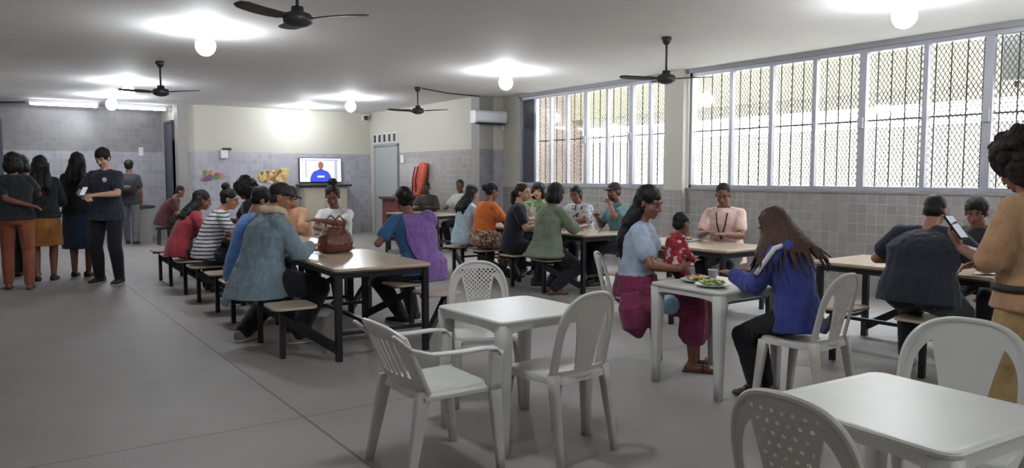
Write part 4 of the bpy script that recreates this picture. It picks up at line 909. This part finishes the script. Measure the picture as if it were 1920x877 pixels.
p = person('seated person in greyish green long blouse with bobbed black hair, back turned', 5.78, 7.55, (1, 0), h=1.70, b=1.12, sit=True, lean=.10, bend=.15, skin='sk_b', hair=('bob', 'hr_k'), head=(.25, -.1, 0), top=dict(mat=gp, sleeve='elbow', ease=.03, hem=-.12, flare=.02, loose=.022, drape=.12, amp=.01, name='blouse'), bot=dict(col='191a20', loose=.02), shoes='sandal', lh=(-.12, .46, TH), rh=(.18, .46, TH), lf=(-.1, .15, 0), rf=(.14, .02, 0), detail=1)
p = person('person facing us in white and green top, between the navy top and the green blouse', 7.16, 9.4, (-1, -.35), h=1.72, sit=True, lean=.15, bend=.1, skin='sk_d', hair=('bob', 'hr_k'), head=(.1, .35, 0), top=dict(mat=print_mat('white_green_print', ['b9c4b0', '6f9a62', 'c9cdc2', '8fae84'], 14), sleeve='short', ease=.024), bot=dict(col='23252c'), lh=(-.08, .42, TH), rh=(.12, .25, 1.15), rp=(1, 0, -.7), detail=1)
p = person('seated person in white short-sleeved shirt with dark marks, forearms on the table', 7.14, 8.42, (-1, -.25), h=1.66, b=1.08, sit=True, lean=.22, bend=.12, skin='sk_b', hair=('pony', 'hr_k'), head=(.35, .25, 0), top=dict(mat=print_mat('white_dark_marks', ['c6c9d2', 'd0d2da', 'ccced6', '50545c', 'd2d4da', 'ced0d8', 'c9ccd4'], 34), sleeve='short', ease=.024, loose=.018), bot=dict(col='20222a'), lh=(-.06, .50, TH), rh=(.06, .46, TH), lp=(-1, -.2, -.3), rp=(1, -.2, -.3), detail=1)
p = person('bearded person in dark cap and teal T-shirt, one hand raised', 7.14, 7.62, (-1, .22), h=1.72, b=1.08, sit=True, lean=.12, bend=.06, skin='sk_b', hair=('cap', 'strap'), head=(.08, .3, 0), top=dict(col='4f6f72', sleeve='short', ease=.024), bot=dict(col='1a1a20'), rh=(.05, .36, .92), lh=(-.10, .26, 1.10), lp=(-1, .1, -.8), detail=1)
b = MB(); b.ell(p['H']((0, .045, -.085)), (.05*p['hs'], .05*p['hs'], .04*p['hs']), p['hd']); b.ell(p['H']((0, .088, -.050)), (.03, .012, .007), p['hd']); b.build('beard', M['hr_k'], p['T'], smooth=True)
# far table
p = person('dark-clothed person sitting at the far table, left of the two', 7.72, 14.16, (-.75, -.85), h=1.64, b=1.1, sit=True, lean=.1, bend=.15, skin='sk_a', hair=('crop', 'hr_short'), head=(.25, 0, 0), top=dict(col='3b3532', sleeve='short', ease=.02), bot=dict(col='1a1a20'), lh=(-.15, .42, TH), rh=(.15, .42, TH), lf=(-.1, .36, 0), rf=(.1, .36, 0), detail=0)
p = person('person in white shirt sitting at the far table, right of the two', 8.04, 13.32, (-.85, -.5), h=1.76, b=1.0, sit=True, lean=.0, bend=.1, skin='sk_a', hair=('crop', 'hr_short'), head=(.2, .1, 0), top=dict(col='a5a5a2', sleeve='short', ease=.02), bot=dict(col='1c1c22'), lh=(-.18, .42, TH), rh=(.16, .42, TH), lf=(-.1, .36, 0), rf=(.1, .36, 0), detail=0)

# ---- the right side
p = person('seated person in pink shirt with a dark lanyard, eating at the table by the wall', 7.02, 5.76, (-1, -.45), h=1.74, b=1.12, sit=True, lean=.14, bend=.12, skin='sk_b', hair=('crop', 'hr_short'), head=(.38, .15, 0), top=dict(col='c6aaa2', sleeve='short', ease=.026, loose=.010, amp=.008), bot=dict(col='1f2028'), shoes='shoe_w', lh=(-.10, .48, TH), rh=(.08, .45, TH+.02), lp=(-.8, -.3, -1), rp=(.8, -.3, -1), lf=(-.1, .36, 0), rf=(.12, .36, 0), detail=2)
b = MB()
for q in (-1, 1): b.tube([p['nb']+V((q*.065, .02, .02)), p['nb']+V((q*.06, .105, -.06)), p['ch']+V((q*.045, .165, -.02)), p['wa']+V((0, .20, .02))], .009, 6)
b.build('lanyard', M['strap'], p['T'], smooth=True)
flk = print_mat('magenta_flower_print', ['6a2038', '7a2440', 'a34a5c', '8f2c4a', '45202c'], 18)
MO = (4.14, 4.26); MF = (.66, -.75)
p = person('seated person in light blue-grey top and magenta skirt holding a small child', MO[0], MO[1], MF, h=1.68, b=1.1, sit=True, seat=.465, tz=.722, lean=.02, bend=.10, skin='sk_b', hair=('long', 'hr_k', .42), head=(.28, -.45, 0), top=dict(col='8d99ab', sleeve='short', ease=.022, hem=-.06, loose=.02, amp=.008), bot=dict(kind='skirt', col='64233f', length=.45, name='skirt', ease=.03, loose=.035, amp=.012), shoes='sandal', bust=1.0,
    lh=(-.13, .32, .84), rh=(.13, .32, .78), lp=(-1, -.2, -.5), rp=(1, -.3, -.6), lf=(-.06, .46, 0), rf=(.10, .44, 0), detail=2, lhd=((.6, .6, .1), (.3, -.8, .2)), rhd=((-.6, .6, .1), (-.3, -.8, .2)))
b = MB(); b.tube([(.24, -.02, .60), (.26, .0, .50), (.25, .03, .36), (.24, .05, .27)], [.07, .11, .10, .02], 14); b.tube([(.20, .12, .56), (.24, .12, .48), (.22, .14, .34)], [.06, .09, .02], 14)
o = link('skirt_drape', bake(b, .007, 4, .5, .012, (18, 18, 5)), fb('64233f'), p['T'], smooth=True)
b = MB(); b.ell((.205, .26, .52), (.055, .085, .075)); o = b.build('blue_cloth', fb('7fa3b8'), p['T'], smooth=True); o['label'] = 'pale blue cloth patch over the knee'
Rm = Matrix.Rotation(face(*MF), 3, 'Z'); q = Rm @ V((.02, .29, 0))
p2 = person('small child in red patterned clothes sitting on the lap at the food table', MO[0]+q.x, MO[1]+q.y, (.9, -.3), h=.70, b=1.3, sit=True, seat=.66, tz=0, lean=.05, bend=.1, skin='sk_b', hair=('crop', 'hr_k'), head=(.2, .35, 0), hs_k=1.02, top=dict(mat=print_mat('red_print', ['8f2228', 'a8323a', 'c9a8a4', '7a1c24', '9a2a30'], 40), sleeve='long', ease=.03, loose=.02, amp=.005), bot=dict(mat=flk, loose=.02), shoes='sandal',
    lh=(-.07, .13, .83), rh=(.07, .13, .83), lf=(-.06, .19, .44), rf=(.06, .19, .44), detail=2)
p = person('seated person in royal blue hooded jacket with long brown braids, back turned', 4.27, 2.92, (-.08, .99), h=1.46, b=1.05, sit=True, seat=.46, tz=.722, lean=.12, bend=.26, skin='sk_b', hair=('braids', 'hr_braid'), head=(.45, .15, 0), lp=(-.4, -.4, -1), rp=(.4, -.4, -1), top=dict(col='29316c', sleeve='long', ease=.030, hem=-.12, loose=.026, amp=.010, name='hooded_jacket'), bot=dict(col='15151a', loose=.012), shoes='sandal',
    lh=(-.10, .42, .81), rh=(.14, .40, .81), lf=(-.08, .24, 0), rf=(.08, .26, 0), knee=.0, detail=2)
b = MB(); hb = p['nb']; b.tube([hb+V((-.13, .03, -.02)), hb+V((-.09, -.08, 0)), hb+V((0, -.125, -.02)), hb+V((.09, -.08, 0)), hb+V((.13, .03, -.02))], [.035, .05, .06, .05, .035], 12); b.ell(hb+V((0, -.10, -.08)), (.12, .05, .10))
link('hood', bake(b, .007, 4, .5, .008), fb('29316c'), p['T'], smooth=True)
for q_ in (-1, 1):
    sh = p['arm'][q_]; up = V((0, 0, 1)); d_ = (sh[1]-sh[0]).normalized(); nn = (V((q_*.7, -.35, .6))-d_*V((q_*.7, -.35, .6)).dot(d_)).normalized()
    b = MB(); P_ = [sh[0]+nn*.068+d_*k*.09 for k in (-.6, 0, .6, 1.2, 1.7)]; b.tube([sh[0].lerp(hb, .55)+V((0, -.05, .045))]+P_, .016, 8); o = b.build('shoulder_stripe', M['paper'], p['T'], smooth=True); o['label'] = 'white stripe over the blue shoulder'
b = MB(); b.tube([p['P']+V((.205, .10, .16)), p['P']+V((.235, .05, .09)), p['P']+V((.24, .0, .03))], .012, 8); b.build('side_stripe', M['paper'], p['T'], smooth=True)
p = person('broad person in dark navy T-shirt sitting with back to the camera', 5.56, 2.82, (1, .12), h=1.55, b=1.6, sit=True, lean=.25, bend=.28, skin='sk_c', hair=('crop', 'hr_k'), head=(.38, .05, 0), top=dict(col='1e222c', sleeve='short', ease=.026, hem=-.10, flare=.0, loose=.022, amp=.009), bot=dict(col='20242a', loose=.015), shoes='shoe_k', lh=(-.26, .36, TH), rh=(.26, .36, TH), lp=(-.8, -.4, -.6), rp=(.8, -.4, -.6), lf=(-.2, .36, 0), rf=(.2, .36, 0), detail=2)
p = person('person facing the navy T-shirt, leaning forward over the far side of the table', 7.12, 3.04, (-1, -.15), h=1.68, b=1.05, sit=True, lean=.38, bend=.20, skin='sk_b', hair=('short', 'hr_k'), head=(.25, .1, 0), top=dict(col='2a2a30', sleeve='short', ease=.024), bot=dict(col='1e2026'), lh=(-.14, .50, TH), rh=(.16, .48, TH), lf=(-.1, .36, 0), rf=(.1, .36, 0), detail=2)
p = person('standing person in tan shirt and khaki trousers with curly hair, cut by the right edge', 4.22, 1.58, (.05, 1), h=1.60, b=1.15, skin='sk_b', hair=('curly', 'hr_curl', .15), head=(.55, -.35, 0), lean=.03, bend=.10, top=dict(col='927256', sleeve='elbow', ease=.028, hem=-.06, loose=.018, amp=.010), bot=dict(col='8a7450', loose=.026, amp=.014, name='khaki_trousers'), shoes='shoe_k', lh=(-.10, .30, 1.10), rh=(.06, .26, 1.02), lp=(-.6, -.4, -1), rp=(1, -.2, -.8), lhd=((.1, .6, .75), (.2, -.75, .6)), lcurl=.9, detail=2)
b = MB(); b.loft([MB().ering(p['P']+V((0, 0, z)), (1, 0, 0), (0, 1, 0), .224, .170, 28) for z in (.03, .065)]); b.build('belt', M['strap'], p['T'], smooth=True)
ph = thing('mobile_phone', 'dark phone in the hands of the standing person in tan', 'phone'); Rz = Matrix.Rotation(face(.05, 1), 3, 'Z'); q = Rz @ V((-.078, .345, 1.205)); ph.location = (4.22+q.x, 1.58+q.y, q.z); ph.rotation_euler = (-.67, 0, face(.05, 1))
b = MB(); b.box((0, 0, 0), (.075, .011, .15)); b.build('body', M['phone'], ph, .004); b = MB(); b.box((0, -.007, 0), (.066, .002, .135)); b.build('screen', M['scrd'], ph)

# ------------------------------------------------------------------ things on the tables
hb_ = thing('handbag', 'brown leather handbag on the nearest beige table', 'handbag', (2.76, 6.90, .752), .3)
b = MB(); b.loft([MB().ering((0, 0, z), (1, 0, 0), (0, 1, 0), rx, ry, 24, 2.8) for z, rx, ry in ((0, .15, .085), (.01, .165, .10), (.08, .175, .115), (.16, .155, .10), (.215, .12, .06), (.235, .10, .03))]); link('body', bake(b, .006, 3, .5, .008, (14, 14, 14)), M['leather'], hb_, smooth=True)
for q in (-1, 1):
    b = MB(); b.tube([(-.075, q*.045, .20), (-.06, q*.06, .30), (0, q*.065, .345), (.06, q*.06, .30), (.075, q*.045, .20)], .008, 8); b.build('handle', M['leather'], hb_, smooth=True)
b = MB(); b.tube([(-.13, 0, .21), (0, 0, .235), (.13, 0, .21)], .006, 6); b.build('zip', M['alu'], hb_, smooth=True)
def plate_food(x, y, label, fm, seed):
    t = thing('dinner_plate', label, 'plate', (x, y, .721), 0, 'plates of food on the white table'); b = MB()
    b.lathe([(0, 0), (.06, 0), (.075, .004), (.118, .018), (.12, .022), (.114, .021), (.075, .010), (0, .008)]); b.build('plate', M['plate'], t, smooth=True)
    r = random.Random(seed); b = MB(); b.ell((0, 0, .024), (.075, .07, .018))
    for _ in range(60):
        a, q = r.uniform(0, 2*PI), .078*math.sqrt(r.random()); b.ell((q*math.cos(a), q*math.sin(a), .022+.022*(1-q/.09)+r.uniform(0, .008)), (r.uniform(.008, .02), r.uniform(.008, .016), r.uniform(.006, .011)), Matrix.Rotation(r.uniform(0, 3), 3, 'Z'), 8, 6)
    tag(b.build('food', fm, t, smooth=True), kind='stuff')
def cup(x, y, z, label, m, h=.075, r=.034):
    t = thing('plastic_cup', label, 'cup', (x, y, z), 0, None); b = MB(); b.lathe([(0, 0), (r*.72, 0), (r, h), (r*1.05, h), (r*.95, h-.003), (r*.7, .004), (0, .004)]); b.build('body', m, t, smooth=True)
    b = MB(); pts = [(r*1.03*math.cos(a), r*1.03*math.sin(a), h) for a in np.linspace(0, 2*PI, 25)]; b.tube(pts, .0022, 6); b.build('rim', m, t, smooth=True)
plate_food(4.16, 3.66, 'plate of rice and beans in front of the child', M['food'], 1); cup(4.32, 3.66, .721, 'white cup beside the plate in front of the child', M['cup'])
plate_food(4.06, 3.44, 'plate with salad in front of the person in the blue jacket', M['foodg'], 2); cup(4.34, 3.40, .721, 'white cup beside the salad plate near the braids', M['cup'])
t = thing('food_tray', 'flat grey tray in front of the man in pink', 'tray', (6.50, 5.88, .746), .1); b = MB(); b.loft([MB().ering((0, 0, z), (1, 0, 0), (0, 1, 0), rx, rx*.75, 24, 5) for z, rx in ((0, .15), (.018, .17), (.02, .165), (.006, .145))]); b.build('tray', M['plate'], t, smooth=True); b = MB(); b.ell((0, 0, .024), (.09, .06, .02)); b.ell((.06, .04, .022), (.05, .04, .018)); tag(b.build('food', M['food'], t, smooth=True), kind='stuff')
t = thing('food_container', 'clear-topped food container on the table before the white shirt', 'container', (6.50, 7.80, .746), .3); b = MB(); b.loft([MB().ering((0, 0, z), (1, 0, 0), (0, 1, 0), rx, rx*.75, 20, 4) for z, rx in ((0, .08), (.05, .1), (.052, .095), (.03, .09))]); b.build('tub', M['plate'], t, smooth=True); b = MB(); b.ell((0, 0, .045), (.08, .055, .022)); tag(b.build('food', M['foodg'], t, smooth=True), kind='stuff')
cup(6.42, 7.98, .746, 'white cup on the table before the person in white', M['cup'])
t = thing('paper_napkin', 'white napkin on the table beside the navy T-shirt', 'napkin', (6.10, 2.60, .747), .3); b = MB(); plate(b, lambda u, v: min(.09-abs(u), .07-abs(v)), -.1, .1, -.08, .08, 14, 12, lambda u, v: V((u, v, .006+.008*math.sin(u*40+v*20)*abs(u)*8)), .002); b.build('sheet', M['paper'], t, smooth=True); b = MB(); b.box((.02, .01, .018), (.09, .07, .004), Matrix.Rotation(.25, 3, 'X')); b.build('folded_flap', M['paper'], t)

# ------------------------------------------------------------------ light, sky, camera
W_ = bpy.data.worlds.new('sky'); SC.world = W_; W_.use_nodes = True; nt = W_.node_tree; bg = nt.nodes['Background']
tc = N(nt, 'ShaderNodeTexCoord'); sp = N(nt, 'ShaderNodeSeparateXYZ'); L(nt, tc.outputs['Generated'], sp.inputs[0])
rp = N(nt, 'ShaderNodeValToRGB'); rp.color_ramp.elements[0].position = .0; rp.color_ramp.elements[0].color = (.95, .95, .93, 1); rp.color_ramp.elements[1].position = .8; rp.color_ramp.elements[1].color = (.88, .93, 1, 1)
L(nt, sp.outputs['Z'], rp.inputs[0]); L(nt, rp.outputs[0], bg.inputs[0]); bg.inputs[1].default_value = 11.0
for y0, y1 in ((.9, 8.2), (8.62, 12.72)):
    l = bpy.data.lights.new('window_portal', 'AREA'); l.shape = 'RECTANGLE'; l.size = 1.76; l.size_y = y1-y0; l.cycles.is_portal = True
    o = bpy.data.objects.new('window_portal', l); COL.objects.link(o); o.location = (WX+.3, (y0+y1)/2, 2.17); o.rotation_euler = (0, PI/2, 0)
F = 1430.; pitch = math.atan((438.5-330)/F); yaw = math.atan(1000/(F/math.cos(pitch)))
cd = bpy.data.cameras.new('camera'); cam = bpy.data.objects.new('camera', cd); COL.objects.link(cam); SC.camera = cam
cd.sensor_width = 36; cd.lens = F/1920*36; cd.clip_end = 200
cam.location = (0, 0, 1.47); cam.rotation_euler = (PI/2-pitch, 0, -yaw)
SC.view_settings.view_transform = 'Standard'; SC.view_settings.look = 'None'; SC.view_settings.gamma = 1; SC.view_settings.exposure = 1.5; SC.view_settings.use_curve_mapping = False
SC.cycles.use_denoising = True; SC.cycles.max_bounces = 8; SC.cycles.diffuse_bounces = 5; SC.cycles.sample_clamp_indirect = 6; SC.cycles.caustics_reflective = False; SC.cycles.caustics_refractive = False
bpy.data.scenes.remove(TMP)
